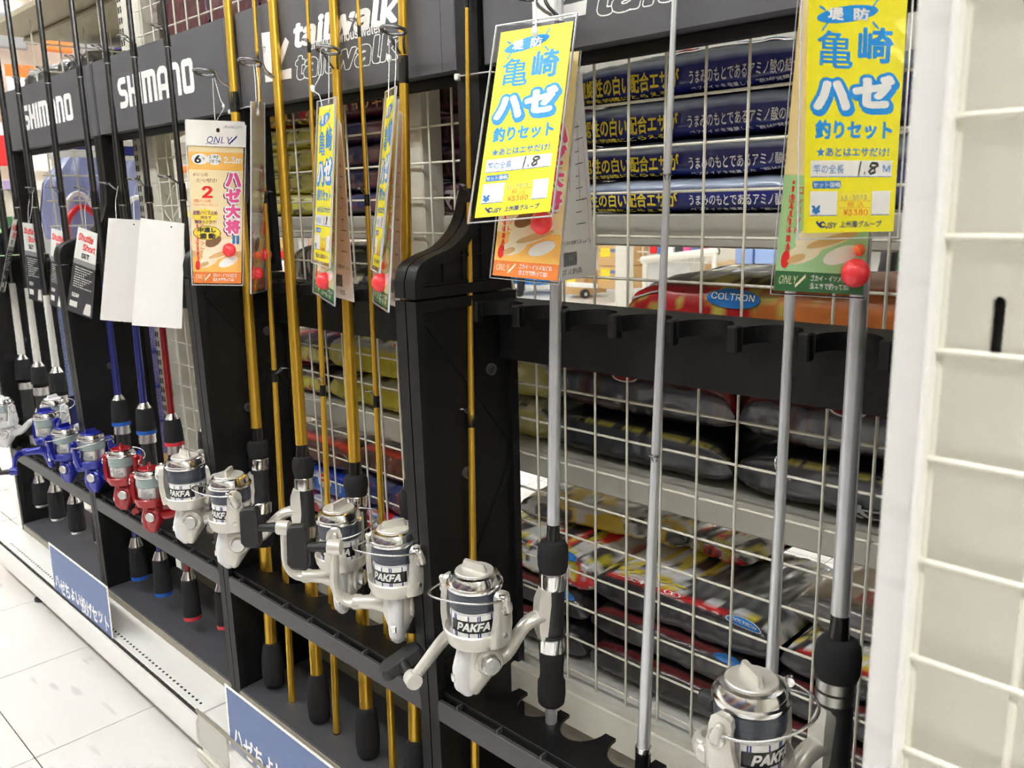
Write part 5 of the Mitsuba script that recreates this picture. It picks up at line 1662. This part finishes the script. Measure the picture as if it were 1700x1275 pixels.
def dark_red_paint(U, V):
    c = L3(14, 14, 15) * np.ones((len(U), 3))
    w = band(V, 0.30, 0.345)
    c = c * (1 - w) + L3(120, 26, 32) * w
    w = band(V, 0.225, 0.262)
    c = c * (1 - w) + L3(64, 66, 72) * w
    w = blobs(U, V, 12, 5, 26.0, 0.56, 0.6) * band(V, 0.05, 0.22)
    c = c * (1 - w) + L3(84, 78, 74) * w
    w = blobs(U, V, 16, 16, 36.0, 0.62, 0.68)
    return c * (1 - w) + L3(60, 30, 30) * w


def dark_yellow_paint(U, V):
    c = L3(13, 13, 15) * np.ones((len(U), 3))
    w = band(V, 0.285, 0.315) * blobs(U, V, 24, 8, 3.0, 0.40, 0.46)
    c = c * (1 - w) + L3(170, 160, 50) * w
    w = band(V, 0.235, 0.285)
    c = c * (1 - w) + L3(52, 56, 64) * w
    w = blobs(U, V, 7, 6, 66.0, 0.58, 0.64)
    return c * (1 - w) + L3(40, 42, 48) * w


zs2 = -0.324
k, b = bag('clear bag of yellow groundbait under the black holder bar, upper of two', (-0.89, -0.728, 0.81, 1.02, zs2 + 0.056, zs2 + 0.125), clear_yellow, 91)
bag('clear bag of yellow groundbait under the black holder bar, lower of two', (-0.89, -0.730, 0.81, 1.02, zs2, zs2 + 0.056), clear_yellow, 92)
for i, (a, c) in enumerate(((-0.722, -0.455), (-0.45, -0.185))):
    nm = ('left', 'right')[i]
    other = ('between the middle silver rods', 'beside the rightmost silver rod')[i]
    k, b = bag(f'dark bait bag with a red stripe under the holder bar, {other}', (a, c, 0.80, 1.02, zs2 + 0.062, zs2 + 0.128), dark_red_paint, 93 + i)
    boval(k, b, 0.46, 0.30, 0.07, 0.035, 'paper')
    boval(k, b, 0.46, 0.30, 0.06, 0.030, 'maroon', 0.0028)
    k, b = bag(f'dark bait bag with yellow lettering on the shelf edge, {other}', (a, c, 0.80, 1.02, zs2, zs2 + 0.062), dark_yellow_paint, 95 + i)
    if i == 1:
        btext(k, b, '太ー', 0.45, 0.19, 0.75, 0.245, 'grey', bold=0.03)


def silver_yellow(U, V):
    w = blobs(U, V, 10, 14, 41.0, 0.46, 0.5)
    c = L3(150, 152, 158) * (1 - w) + L3(44, 42, 46) * w
    w = band(V, 0.20, 0.26)
    c = c * (1 - w) + L3(206, 200, 50) * w
    w = blobs(U, V, 18, 18, 44.0, 0.62, 0.66)
    return c * (1 - w) + L3(170, 40, 44) * w


def yellow_clear(U, V):
    c = L3(178, 166, 50) * np.ones((len(U), 3))
    c = c * (1 - band(V, 0.28, 0.40)) + L3(158, 160, 150) * band(V, 0.28, 0.40)
    w = blobs(U, V, 9, 12, 47.0, 0.52, 0.57) * band(V, 0.34, 0.7)
    c = c * (1 - w) + L3(50, 42, 34) * w
    return c * (0.8 + 0.4 * blobs(U, V, 7, 7, 1.5, 0.2, 0.8))


zs3 = -0.334
bag('silver and yellow bait bag behind the second gold rod, upper of two', (-1.42, -1.245, 0.80, 1.0, zs3 + 0.052, zs3 + 0.108), silver_yellow, 101)
bag('silver and yellow bait bag behind the second gold rod, lower of two', (-1.42, -1.245, 0.80, 1.0, zs3, zs3 + 0.053), silver_yellow, 102)
k, b = bag('yellow groundbait bag with a clear top behind the last gold rods, upper of two', (-1.238, -0.99, 0.80, 1.0, zs3 + 0.055, zs3 + 0.120), yellow_clear, 103)
boval(k, b, 0.80, 0.36, 0.09, 0.03, 'paper')
boval(k, b, 0.80, 0.36, 0.075, 0.024, 'red', 0.0028)
bag('yellow groundbait bag with a clear top behind the last gold rods, lower of two', (-1.238, -0.99, 0.80, 1.0, zs3, zs3 + 0.056), yellow_clear, 104)


def blue_red(U, V):
    w = blobs(U, V, 9, 12, 51.0, 0.46, 0.50)
    c = L3(30, 80, 176) * (1 - w) + L3(204, 208, 220) * w
    w = blobs(U, V, 10, 14, 54.0, 0.56, 0.60)
    return c * (1 - w) + L3(190, 34, 44) * w


def black_clear(U, V):
    w = blobs(U, V, 10, 12, 57.0, 0.56, 0.62)
    c = L3(26, 24, 26) * (1 - w) + L3(150, 140, 128) * w
    w = blobs(U, V, 18, 20, 59.0, 0.62, 0.66)
    return c * (1 - w) + L3(214, 204, 180) * w


def brown_red(U, V):
    w = blobs(U, V, 8, 10, 61.0, 0.46, 0.52)
    c = L3(92, 50, 38) * (1 - w) + L3(64, 46, 40) * w
    w = band(V, 0.36, 0.42)
    return c * (1 - w) + L3(196, 54, 34) * w


def blue_white(U, V):
    c = L3(22, 50, 168) * np.ones((len(U), 3))
    w = band(V, 0.18, 0.26)
    c = c * (1 - w) + L3(60, 120, 220) * w
    w = blobs(U, V, 12, 14, 71.0, 0.58, 0.62)
    return c * (1 - w) + L3(198, 206, 226) * w


def black_green(U, V):
    w = blobs(U, V, 12, 20, 81.0, 0.58, 0.62)
    c = L3(20, 20, 20) * (1 - w) + L3(150, 160, 40) * w
    w = blobs(U, V, 12, 20, 84.0, 0.60, 0.64)
    return c * (1 - w) + L3(170, 40, 40) * w


# --- on top of the second shelf's stacks, seen over the holder bars
bag('blue and red printed bait bag seen over the holder bar of the gold rods', (-1.42, -1.26, 0.84, 1.04, zs3 + 0.109, zs3 + 0.19), blue_red, 111, tilt=-8)
bag('black bait bag in clear film above the blue and red printed one', (-1.43, -1.27, 0.86, 1.06, zs3 + 0.19, zs3 + 0.262), black_clear, 114)
bag('large black bait bag in clear film seen between the two edge-on yellow cards', (-1.25, -1.0, 0.84, 1.04, zs3 + 0.121, zs3 + 0.235), black_clear, 112)


def brown_fish(U, V):
    c = L3(188, 108, 52) * np.ones((len(U), 3))
    w = np.clip((0.42 - U) / 0.02, 0, 1)[..., None] * band(V, 0.22, 0.40)
    c = c * (1 - w) + L3(176, 34, 40) * w
    w = np.clip((0.60 - U) / 0.04, 0, 1)[..., None] * band(V, 0.36, 0.62)
    c = c * (1 - w) + L3(60, 52, 38) * w
    w = blobs(U, V, 26, 26, 91.0, 0.60, 0.64) * np.clip((0.6 - U) / 0.04, 0, 1)[..., None]
    c = c * (1 - w) + L3(190, 180, 80) * w
    return c * (0.75 + 0.5 * blobs(U, V, 14, 14, 93.0, 0.2, 0.8))


k, b = bag('brown bait bag with red label lying above the holder bar of the silver rods', (-0.63, -0.20, 0.83, 1.05, zs2 + 0.129, zs2 + 0.235), brown_fish, 113, crinkle=0.006)
boval(k, b, 0.36, 0.30, 0.075, 0.035, 'sky')
btext(k, b, 'COLTRON', 0.30, 0.285, 0.42, 0.31, 'paper', 'latin', bold=0.02)
boval(k, b, 0.09, 0.33, 0.06, 0.03, 'paper')
boval(k, b, 0.09, 0.33, 0.045, 0.022, 'red', 0.0028)

# --- lowest shelf, right bay
Z3 = -0.611


def dark_grey_paint(U, V):
    c = L3(34, 32, 34) * np.ones((len(U), 3))
    w = blobs(U, V, 8, 6, 121.0, 0.54, 0.62)
    c = c * (1 - w) + L3(50, 46, 46) * w
    w = band(V, 0.315, 0.365) * np.clip((0.8 - U) / 0.02, 0, 1)[..., None]
    return c * (1 - w) + L3(112, 34, 38) * w


def fish_black(U, V):
    c = L3(40, 38, 42) * np.ones((len(U), 3))
    w = band(V, 0.315, 0.362) * np.clip((0.78 - U) / 0.02, 0, 1)[..., None] * np.clip((U - 0.08) / 0.02, 0, 1)[..., None]
    c = c * (1 - w) + L3(206, 38, 40) * w
    w = blobs(U, V, 12, 20, 131.0, 0.46, 0.50) * band(V, 0.37, 0.66)
    c = c * (1 - w) + L3(232, 232, 236) * w  # silver print, whitened to carry foil highlights as colour
    w = blobs(U, V, 16, 24, 134.0, 0.60, 0.63) * band(V, 0.37, 0.66)
    c = c * (1 - w) + L3(212, 196, 70) * w
    d = (((U - 0.72) / 0.26) ** 2 + ((V - 0.45) / 0.065) ** 2 < 1)[..., None] * 1.0
    sc = (0.6 + 0.4 * np.sin(U * 260) * np.sin(V * 330))[..., None]
    c = c * (1 - d) + L3(92, 96, 100) * sc * d
    return c


def foil_yellow(U, V):
    c = L3(206, 176, 60) * np.ones((len(U), 3))
    w = blobs(U, V, 9, 12, 141.0, 0.46, 0.50)
    c = c * (1 - w) + L3(48, 46, 48) * w
    w = blobs(U, V, 10, 16, 144.0, 0.56, 0.60)
    c = c * (1 - w) + L3(214, 214, 214) * w
    return c


def white_black(U, V):
    w = blobs(U, V, 12, 16, 151.0, 0.45, 0.49)
    c = L3(232, 232, 234) * (1 - w) + L3(54, 50, 54) * w  # pale areas: silver print with foil glare painted in
    w = blobs(U, V, 14, 16, 154.0, 0.60, 0.64)
    c = c * (1 - w) + L3(206, 50, 50) * w
    w = blobs(U, V, 14, 16, 157.0, 0.64, 0.67)
    return c * (1 - w) + L3(200, 190, 60) * w


def grey_brown(U, V):
    w = np.clip((V - 0.36) / 0.02, 0, 1)[..., None] * np.clip((0.64 - V) / 0.02, 0, 1)[..., None]
    c = L3(96, 94, 94) * (1 - w) + L3(186, 170, 146) * w
    w = blobs(U, V, 8, 10, 161.0, 0.54, 0.58) * band(V, 0.38, 0.5)
    return c * (1 - w) + L3(178, 40, 40) * w


lo = ((-0.872, -0.655, 'left of the thick silver rod'), (-0.648, -0.405, 'between the middle silver rods'), (-0.398, -0.172, 'beside the rightmost silver rod'))
for i, (a, c, w) in enumerate(lo):
    k, b = bag(f'dark grey bait bag lowest in its stack, {w}', (a, c, 0.785, 1.02, Z3, Z3 + 0.052), dark_grey_paint, 121 + i, 'dark grey bags on the lowest shelf')
    k, b = bag(f'dark grey bait bag second in its stack, {w}', (a, c, 0.787, 1.02, Z3 + 0.052, Z3 + 0.100), dark_grey_paint, 124 + i, 'dark grey bags on the lowest shelf')
    boval(k, b, 0.84, 0.32, 0.08, 0.03, 'sky')
k, b = bag('fish print bait bag with a red label edge behind the middle silver rods', (-0.645, -0.392, 0.79, 1.0, Z3 + 0.098, Z3 + 0.152), fish_black, 131, crinkle=0.005)
btext(k, b, 'ーエキス', 0.16, 0.323, 0.40, 0.354, 'paper', bold=0.05, skew=8)
boval(k, b, 0.48, 0.338, 0.045, 0.022, 'paper')
boval(k, b, 0.48, 0.338, 0.036, 0.018, 'red', 0.0028)
btext(k, b, 'エ', 0.46, 0.327, 0.50, 0.349, 'paper', bold=0.06)
boval(k, b, 0.86, 0.318, 0.085, 0.034, 'paper')
boval(k, b, 0.86, 0.318, 0.078, 0.030, 'sky', 0.0028)
btext(k, b, 'COLTRON', 0.80, 0.308, 0.92, 0.328, 'paper', 'latin', bold=0.02)
btext(k, b, 'チヌパワー', 0.12, 0.385, 0.52, 0.42, 'lemon', bold=0.08, skew=10)
k, b = bag('silver and black bait bag with a red seal left of the thick silver rod', (-0.872, -0.64, 0.79, 1.0, Z3 + 0.098, Z3 + 0.155), white_black, 132, crinkle=0.006)
boval(k, b, 0.20, 0.35, 0.10, 0.04, 'paper')
boval(k, b, 0.20, 0.35, 0.085, 0.033, 'red', 0.0028)
boval(k, b, 0.78, 0.33, 0.09, 0.035, 'sky')
bag('dark yellow foil bait bag lying across the stacks behind the thick silver rod', (-0.84, -0.58, 0.86, 1.06, Z3 + 0.155, Z3 + 0.195), foil_yellow, 133, crinkle=0.006, rotz=10)
bag('white and black foil bait bag spread on top behind the middle silver rods', (-0.66, -0.47, 0.90, 1.10, Z3 + 0.150, Z3 + 0.180), white_black, 134, crinkle=0.008, rotz=-6)
k, b = bag('grey and brown bait bag with a red mark beside the rightmost silver rod', (-0.395, -0.175, 0.83, 1.06, Z3 + 0.140, Z3 + 0.185), grey_brown, 135, crinkle=0.005)
k, b = bag('dark bait bag with a red label under the grey and brown bag', (-0.385, -0.172, 0.79, 1.0, Z3 + 0.098, Z3 + 0.140), fish_black, 136, crinkle=0.004)
btext(k, b, 'エキ', 0.5, 0.322, 0.72, 0.356, 'paper', bold=0.06)

# --- lowest shelf, bay of the gold rods
for i, (z0, z1, pt, nm) in enumerate(((0.0, 0.05, black_green, 'black and green bait bag lowest behind the gold rods'), (0.05, 0.095, blue_red, 'blue and red bait bag second from below behind the gold rods'), (0.095, 0.15, blue_white, 'bright blue bait bag behind the second and third gold rods'), (0.15, 0.20, brown_red, 'brown bait bag with an orange edge uppermost behind the gold rods'))):
    k, b = bag(nm, (-1.47 + 0.01 * i, -1.175, 0.79, 1.0, Z3 + z0, Z3 + z1), pt, 151 + i, crinkle=0.005)
    if i == 2:
        btext(k, b, 'オキアミ', 0.30, 0.22, 0.62, 0.29, 'paper', bold=0.06, skew=8)
        boval(k, b, 0.72, 0.28, 0.07, 0.035, 'paper')
        boval(k, b, 0.72, 0.28, 0.055, 0.028, 'red', 0.0028)
for i, (z0, z1, pt, nm) in enumerate(((0.0, 0.06, black_green, 'black and green bait bag lowest behind the last gold rod'), (0.06, 0.11, blue_red, 'red, white and blue bait bag behind the last gold rods'), (0.11, 0.165, plum_paint, 'dark purple bait bag above the red, white and blue one'), (0.165, 0.215, brown_red, 'brown bait bag uppermost behind the last gold rods'))):
    k, b = bag(nm, (-1.168, -0.985, 0.79, 1.0, Z3 + z0, Z3 + z1), pt, 161 + i, crinkle=0.005)


# ------------------------------------------------------------------ beyond the shelving: the far aisles
def goods_wall():
    """A pegboard display across the far end of the aisle, rows of small hanging packets."""
    X = -4.6
    g = thing('pegboard_wall', 'white pegboard display wall at the far end, hung with small packets', 'display')
    part(g, 'board', bx(X - 0.05, X, 0.9, 3.4, ZF, 1.5), 'wall_cream')
    part(g, 'post', bx(X, X + 0.03, 2.18, 2.24, ZF, 1.5, 0.003), 'white_paint')
    part(g, 'price_rail', bx(X, X + 0.06, 1.0, 3.3, 0.10, 0.15, 0.003), 'print_paper', label='white price rail')
    for i in range(11):
        part(g, 'price_label', bx(X + 0.0605, X + 0.062, 1.05 + 0.2 * i, 1.05 + 0.2 * i + 0.12, 0.105, 0.145), ('print_plum', 'print_lilac', 'print_paper')[i % 3])
    part(g, 'lower_shelf', bx(X, X + 0.35, 0.9, 3.4, -0.66, -0.62, 0.004), 'white_paint')
    cols = [('orange', 'paper'), ('red', 'paper'), ('paper', 'orange'), ('lemon', 'red'), ('grey', 'paper'), ('mint', 'green'), ('paper', 'sky'), ('pink', 'paper'), ('sand', 'brown'), ('navy', 'paper'), ('paper', 'red'), ('orange', 'lemon')]
    names = {'orange': 'orange', 'red': 'red', 'paper': 'white', 'lemon': 'yellow', 'grey': 'grey', 'mint': 'pale green', 'pink': 'pink', 'sand': 'tan', 'navy': 'navy', 'sky': 'blue', 'green': 'green', 'brown': 'brown'}
    rr = random.Random(3)
    for j, z in enumerate((1.22, 0.94, 0.66, 0.40, -0.02, -0.26)):
        for i in range(13):
            y = 1.02 + 0.175 * i + rr.uniform(-0.015, 0.015)
            a, b = rr.choice(cols if j not in (2, 3) else cols[:3] + cols[-2:])
            h, w = rr.uniform(0.19, 0.24), rr.uniform(0.12, 0.15)
            row = ('top', 'second', 'third', 'fourth', 'fifth', 'lowest')[j]
            k = thing('hanging_packet', f'small {names[a]} and {names[b]} packet, {ORD[i]} in the {row} row of the far pegboard', 'packet', 'small packets on the far pegboard')
            d = 0.09 + rr.uniform(0, 0.04)
            part(k, 'header', bx(X + d, X + d + 0.004, y - w / 2, y + w / 2, z - 0.055, z), 'print_' + b)
            body = hull([(X + d + 0.002, y - w / 2 + 0.006, z - 0.06, 0.006), (X + d + 0.002, y + w / 2 - 0.006, z - 0.06, 0.006), (X + d + 0.004, y - w / 2 + 0.012, z - h + 0.012, 0.012), (X + d + 0.004, y + w / 2 - 0.012, z - h + 0.012, 0.012)], 1)
            part(k, 'pouch', body, 'print_' + a, smooth=40)
            part(k, 'hook', bar([X, y, z - 0.015], [X + d + 0.03, y, z - 0.012], 0.003, 5), 'satin_metal')


goods_wall()

# clear wrapped goods above the end mesh
k, b = bag('large black tackle bag in clear wrap, above the farthest header board', (-3.25, -2.53, 0.98, 1.48, 0.345, 0.455), lambda U, V: L3(30, 30, 32) * (1 - band(V, 0.30, 0.62)) + L3(150, 150, 152) * band(V, 0.30, 0.62), 201, crinkle=0.02)
k2, b2 = bag('pale clear wrapped bundle under the black tackle bag', (-3.3, -2.53, 0.98, 1.48, 0.235, 0.325), lambda U, V: L3(176, 174, 172) * np.ones((len(U), 3)), 202, crinkle=0.02)
k = thing('wall_shelf', 'white shelf carrying the clear wrapped goods at the far end', 'shelf')
part(k, 'board', bx(-3.35, -2.48, 0.95, 1.52, 0.215, 0.23, 0.002), 'white_paint')
part(k, 'bracket', bx(-2.9, -2.88, 0.95, 1.5, 0.16, 0.215, 0.002), 'white_paint')
k = thing('wall_shelf_post', 'white post of the far shelf with the clear wrapped goods', 'post')
part(k, 'upright', bx(-3.42, -3.355, 1.5, 1.56, ZF, 1.2, 0.003), 'white_paint')
part(k, 'arm', bx(-3.40, -2.48, 1.522, 1.55, 0.16, 0.235, 0.002), 'white_paint')


# translucent blue sleeves and landing nets hung on the end mesh
def sleeve(label, px, w, x, name='net_sleeve', m='sleeve_blue', n=11, cat='net bag'):
    """Hung between pixel rows: px = (top, bottom) pixel points at distance x along the aisle."""
    a, b = at_x(*px[0], x), at_x(*px[1], x)
    k = thing(name, label, cat)
    zz = np.linspace(0, 1, 14)
    rows = []
    for s in zz:
        c = a + (b - a) * s
        ww = w * (0.55 + 0.45 * min(1, s * 3.2)) * (1 - 0.18 * max(0, s - 0.7) / 0.3)
        t = np.linspace(0, 2 * PI, 40, endpoint=False)
        rr = 1 + 0.10 * np.sin(t * n + s * 2)
        rows.append(np.stack([c[0] + 0.03 * np.sin(t) * rr, c[1] + ww / 2 * np.cos(t) * rr, np.full(40, c[2])], -1))
    V = np.array(rows)
    i, j = np.meshgrid(np.arange(13), np.arange(40), indexing='ij')
    A, B, C, D = i * 40 + j, i * 40 + (j + 1) % 40, (i + 1) * 40 + (j + 1) % 40, (i + 1) * 40 + j
    part(k, 'bag', tm(V.reshape(-1, 3), np.concatenate([np.stack([A, B, C], -1).reshape(-1, 3), np.stack([A, C, D], -1).reshape(-1, 3)])), m, smooth=True)
    return k, a, b


XS = XM + 0.045
k, a, b = sleeve('translucent lilac blue net sleeve hung beyond the farthest rack', ((135, 262), (128, 395)), 0.19, XS - 0.2)
part(k, 'header', bx(a[0] - 0.004, a[0] + 0.004, a[1] - 0.09, a[1] + 0.09, a[2] - 0.005, a[2] + 0.05, 0.001), 'print_paper')
part(k, 'header_band', bx(a[0] + 0.0042, a[0] + 0.006, a[1] - 0.085, a[1] + 0.03, a[2] + 0.02, a[2] + 0.045), 'print_navy')
part(k, 'handle', tube(curve([b + [0.05, -0.05, 0.02], b + [0.05, -0.03, 0.10], b + [0.05, 0.0, 0.125], b + [0.05, 0.03, 0.10], b + [0.05, 0.05, 0.02]], 20), 0.007, 8), 'print_paper', smooth=True)
k, a, b = sleeve('translucent lilac blue net sleeve hung left of the slotted post', ((223, 268), (226, 400)), 0.19, XS - 0.02)
part(k, 'header', bx(a[0] - 0.004, a[0] + 0.004, a[1] - 0.08, a[1] + 0.08, a[2] - 0.005, a[2] + 0.04, 0.001), 'print_paper')
part(k, 'header_band', bx(a[0] + 0.0042, a[0] + 0.006, a[1] - 0.085, a[1] + 0.02, a[2] + 0.015, a[2] + 0.04), 'print_navy')
part(k, 'handle', tube(curve([b + [0.05, -0.06, 0.0], b + [0.05, -0.04, 0.09], b + [0.05, 0.0, 0.12], b + [0.05, 0.04, 0.09], b + [0.05, 0.06, 0.0]], 20), 0.007, 8), 'print_paper', smooth=True)
k, a, b = sleeve('blue and white landing net bag hung behind the white rods', ((98, 505), (112, 655)), 0.16, XS, 'landing_net', 'net_blue', 7)
part(k, 'rim', bx(a[0] - 0.012, a[0] + 0.032, a[1] - 0.085, a[1] + 0.085, a[2] - 0.004, a[2] + 0.012, 0.003), 'print_paper')
part(k, 'lower_cloth', bx(b[0] + 0.0, b[0] + 0.02, b[1] - 0.06, b[1] + 0.06, b[2] - 0.10, b[2], 0.006), 'print_navy')
k, a, b = sleeve('navy mesh net bag hung behind the blue rods', ((262, 520), (288, 745)), 0.20, XS, 'mesh_bag', 'net_navy', 5)
for s in (0.25, 0.5, 0.75):
    c = a + (b - a) * s
    part(k, 'band', bx(c[0] - 0.03, c[0] + 0.034, c[1] - 0.10, c[1] + 0.10, c[2] - 0.006, c[2] + 0.006, 0.003), 'print_navy')
k = thing('tan_board', 'tan cardboard sheet standing behind the navy mesh bag', 'board')
part(k, 'sheet', bx(XM - 0.10, XM - 0.09, 0.95, 1.52, -0.80, -0.20), 'card_brown')
k = thing('loop_handle', 'red and white loop handle hanging in front of the lilac sleeve', 'handle')
c = at_x(137, 352, XS - 0.1)
part(k, 'loop', tube(curve([c + [0, -0.05, -0.09], c + [0, -0.04, -0.02], c + [0, 0, 0.015], c + [0, 0.04, -0.02], c + [0, 0.05, -0.09]], 20), 0.008, 8), 'print_red', smooth=True)
k = thing('price_stick', 'white ruler strip with a red mark hanging left of the white sheets', 'strip')
p, q = at(188, 235, 0.80), at(203, 362, 0.80)
part(k, 'strip', tube([p, q], 0.006, 6, flat=0.3), 'print_paper')
part(k, 'hanger', bar(p, [p[0], 0.80, 0.48], 0.0008, 5), 'nylon_white')
part(k, 'red_mark', tube([p + (q - p) * 0.80, p + (q - p) * 0.88], 0.0064, 6, flat=0.5), 'print_red')

# ------------------------------------------------------------------ seen through the gap over the silver rods' holder bar
YG = 6.0


def up(x0, x1, y0, y1, Y, dz=0.03, c=0.004):
    """A box whose front covers the pixel rectangle at the distance Y."""
    a, b = at(x0, (y0 + y1) / 2, Y), at(x1, (y0 + y1) / 2, Y)
    t, l = at((x0 + x1) / 2, y0, Y), at((x0 + x1) / 2, y1, Y)
    return bx(a[0], b[0], Y, Y + dz, max(l[2], ZF), t[2], c)


def carton(label, x0, x1, y0, y1, Y):
    k = thing('cardboard_box', label, 'box', 'cardboard boxes on the far floor')
    a, b = at(x0, y0, Y), at(x1, y1, Y)
    m = up(x0, x1, y0, y1, Y, 0.34, 0.004)
    part(k, 'box', m, 'card_brown')
    cx = a[0] + (b[0] - a[0]) * 0.28
    lo, hi = m.bounds
    part(k, 'tape', bx(lo[0] + 0.02, hi[0] - 0.02, Y - 0.001, Y, lo[2] + (hi[2] - lo[2]) * 0.70, lo[2] + (hi[2] - lo[2]) * 0.84), 'print_slate')
    part(k, 'yellow_label', bx(cx - 0.05, cx + 0.06, Y - 0.003, Y - 0.0012, lo[2] + 0.08, hi[2] - 0.02), 'print_lemon', label='yellow label')
    return k


carton('upper cardboard box with a yellow label, far behind the silver rods', 992, 1036, 408, 442, YG)
carton('lower cardboard box with a yellow label, far behind the silver rods', 992, 1036, 443, 480, YG)
carton('cardboard box with a yellow label left of the stacked two', 938, 970, 450, 489, YG + 0.1)
for i, (x0, x1, y0, y1, Y) in enumerate(((1021, 1043, 300, 500, 5.2), (1148, 1164, 320, 474, 6.4), (1264, 1276, 330, 452, 7.4))):
    k = thing('rack_post', f'pale square rack post far behind the silver rods, {("left", "middle", "right")[i]} of three', 'post', 'far rack posts')
    m = up(x0, x1, y0, y1, Y, 0.07, 0.003)
    part(k, 'upright', bx(m.bounds[0][0], m.bounds[1][0], Y, Y + 0.07, ZF, 0.5, 0.003), 'ivory_paint')
k = thing('far_wire_mesh', 'white wire mesh panel far behind the silver rods', 'wire mesh')
a, b = at(1044, 480, 6.2), at(1180, 330, 6.2)
for x in np.arange(a[0], b[0], 0.075):
    part(k, 'wire', bar([x, 6.2, -0.55], [x, 6.2, 0.5], 0.006, 5), 'wire_coat')
for z in np.arange(-0.55, 0.5, 0.075):
    part(k, 'wire', bar([a[0], 6.19, z], [b[0], 6.19, z], 0.006, 5), 'wire_coat')
k = thing('far_shelf', 'brown edged shelf under the pale blue bins', 'shelf')
part(k, 'board', up(1166, 1290, 440, 452, 6.6, 0.5, 0.003), 'wood')
part(k, 'back', up(1166, 1290, 300, 440, 7.15, 0.02, 0), 'wall_cream')
part(k, 'leg', up(1168, 1174, 452, 520, 6.62, 0.05, 0), 'ivory_paint')
part(k, 'leg', up(1284, 1290, 452, 520, 6.62, 0.05, 0), 'ivory_paint')
for i, (x0, x1) in enumerate(((1220, 1248), (1252, 1284))):
    k = thing('storage_bin', f'pale blue plastic bin on the far shelf, {("left", "right")[i]} one', 'bin', 'pale blue bins')
    m = up(x0, x1, 408, 439.5, 6.65, 0.3, 0.01)
    part(k, 'bin', m, 'bin_blue')
    part(k, 'lid', bx(m.bounds[0][0] - 0.01, m.bounds[1][0] + 0.01, 6.64, 6.96, m.bounds[1][2], m.bounds[1][2] + 0.025, 0.004), 'bin_blue')
rr = random.Random(5)
for i in range(7):
    k = thing('far_packet', f'small {("red", "blue", "white", "dark", "pink", "blue and white", "red and white")[i]} packet on the far wire mesh', 'packet', 'packets on the far wire mesh')
    x0 = 1078 + 14 * i
    part(k, 'pouch', up(x0, x0 + 11, 386 + 3 * (i % 3), 421 + 4 * (i % 2), 6.12, 0.03, 0.006), 'print_' + ('red', 'sky', 'paper', 'dark_grey', 'pink', 'slate', 'red')[i])
k = thing('handrail', 'pale grey handrail on two legs before the far rack', 'rail')
p, q = at(1066, 432, 5.6), at(1192, 417, 5.6)
part(k, 'rail', bar(p, q, 0.03, 12), 'wall_cream', smooth=True)
for c in (p + (q - p) * 0.04, p + (q - p) * 0.96):
    part(k, 'leg', bar(c, [c[0], c[1], ZF], 0.02, 8), 'wall_cream', smooth=True)
k = thing('hand_cart', 'blue and black hand cart on casters far behind the thick silver rod', 'cart')
part(k, 'deck', up(838, 895, 455, 472, 6.0, 0.5, 0.01), 'print_sky')
part(k, 'leg', up(842, 849, 460, 486, 5.95, 0.05, 0.004), 'rubber_black')
part(k, 'leg', up(858, 866, 460, 484, 5.95, 0.05, 0.004), 'rubber_black')
for x in (840, 862):
    p = at(x, 485, 5.93)
    part(k, 'caster', along(lathe([(0.0, -0.02), (0.045, -0.02), (0.045, 0.02), (0.0, 0.02)], 16), p, [1, 0, 0]), 'rubber_black', smooth=30)
k = thing('caster_wheel', 'single black caster of a trolley on the far floor', 'caster')
p = at(971, 488, 5.9)
part(k, 'wheel', along(lathe([(0.0, -0.018), (0.042, -0.018), (0.045, 0.0), (0.042, 0.018), (0.0, 0.018)], 18), p, [0.9, -0.4, 0]), 'rubber_black', smooth=30)
part(k, 'hub', along(lathe([(0.0, -0.021), (0.016, -0.021), (0.016, 0.021), (0.0, 0.021)], 14), p, [0.9, -0.4, 0]), 'satin_metal', smooth=30)
k = thing('trolley', 'low pale trolley deck standing on the single black caster', 'trolley')
part(k, 'deck', bx(p[0] - 0.25, p[0] + 0.08, 5.93, 5.985, p[2] + 0.05, p[2] + 0.09, 0.004), 'white_paint')
for i, (x0, x1, m, nm) in enumerate(((1462, 1474, 'print_dark_grey', 'dark grey'), (1477, 1488, 'rod_black', 'black'), (1490, 1500, 'print_green', 'green'))):
    k = thing('hanging_garment', f'{nm} garment hanging far behind the rightmost silver rod', 'garment', 'far garments')
    a, b = at(x0, 402, 2.4), at(x1, 402, 2.4)
    zb = at(x0, 474, 2.4)[2]
    pts = [[(a[0] + b[0]) / 2 + 0.01 * math.sin(3 * s), 2.4, a[2] + 0.05 + (zb - a[2] - 0.05) * s] for s in np.linspace(0, 1, 6)]
    part(k, 'cloth', tube(pts, np.linspace(0.012, 0.022, 6), 10), m, smooth=True)
k = thing('garment_rail', 'chrome garment rail far behind the rightmost silver rod', 'rail')
a = at(1478, 402, 2.4)
part(k, 'rail', bar([a[0] - 0.3, 2.4, a[2] + 0.06], [a[0] + 0.5, 2.4, a[2] + 0.06], 0.01, 10), 'chrome', smooth=True)
part(k, 'leg', bar([a[0] + 0.45, 2.4, ZF], [a[0] + 0.45, 2.4, a[2] + 0.06], 0.01, 10), 'chrome', smooth=True)
part(k, 'leg', bar([a[0] - 0.28, 2.4, ZF], [a[0] - 0.28, 2.4, a[2] + 0.06], 0.01, 10), 'chrome', smooth=True)
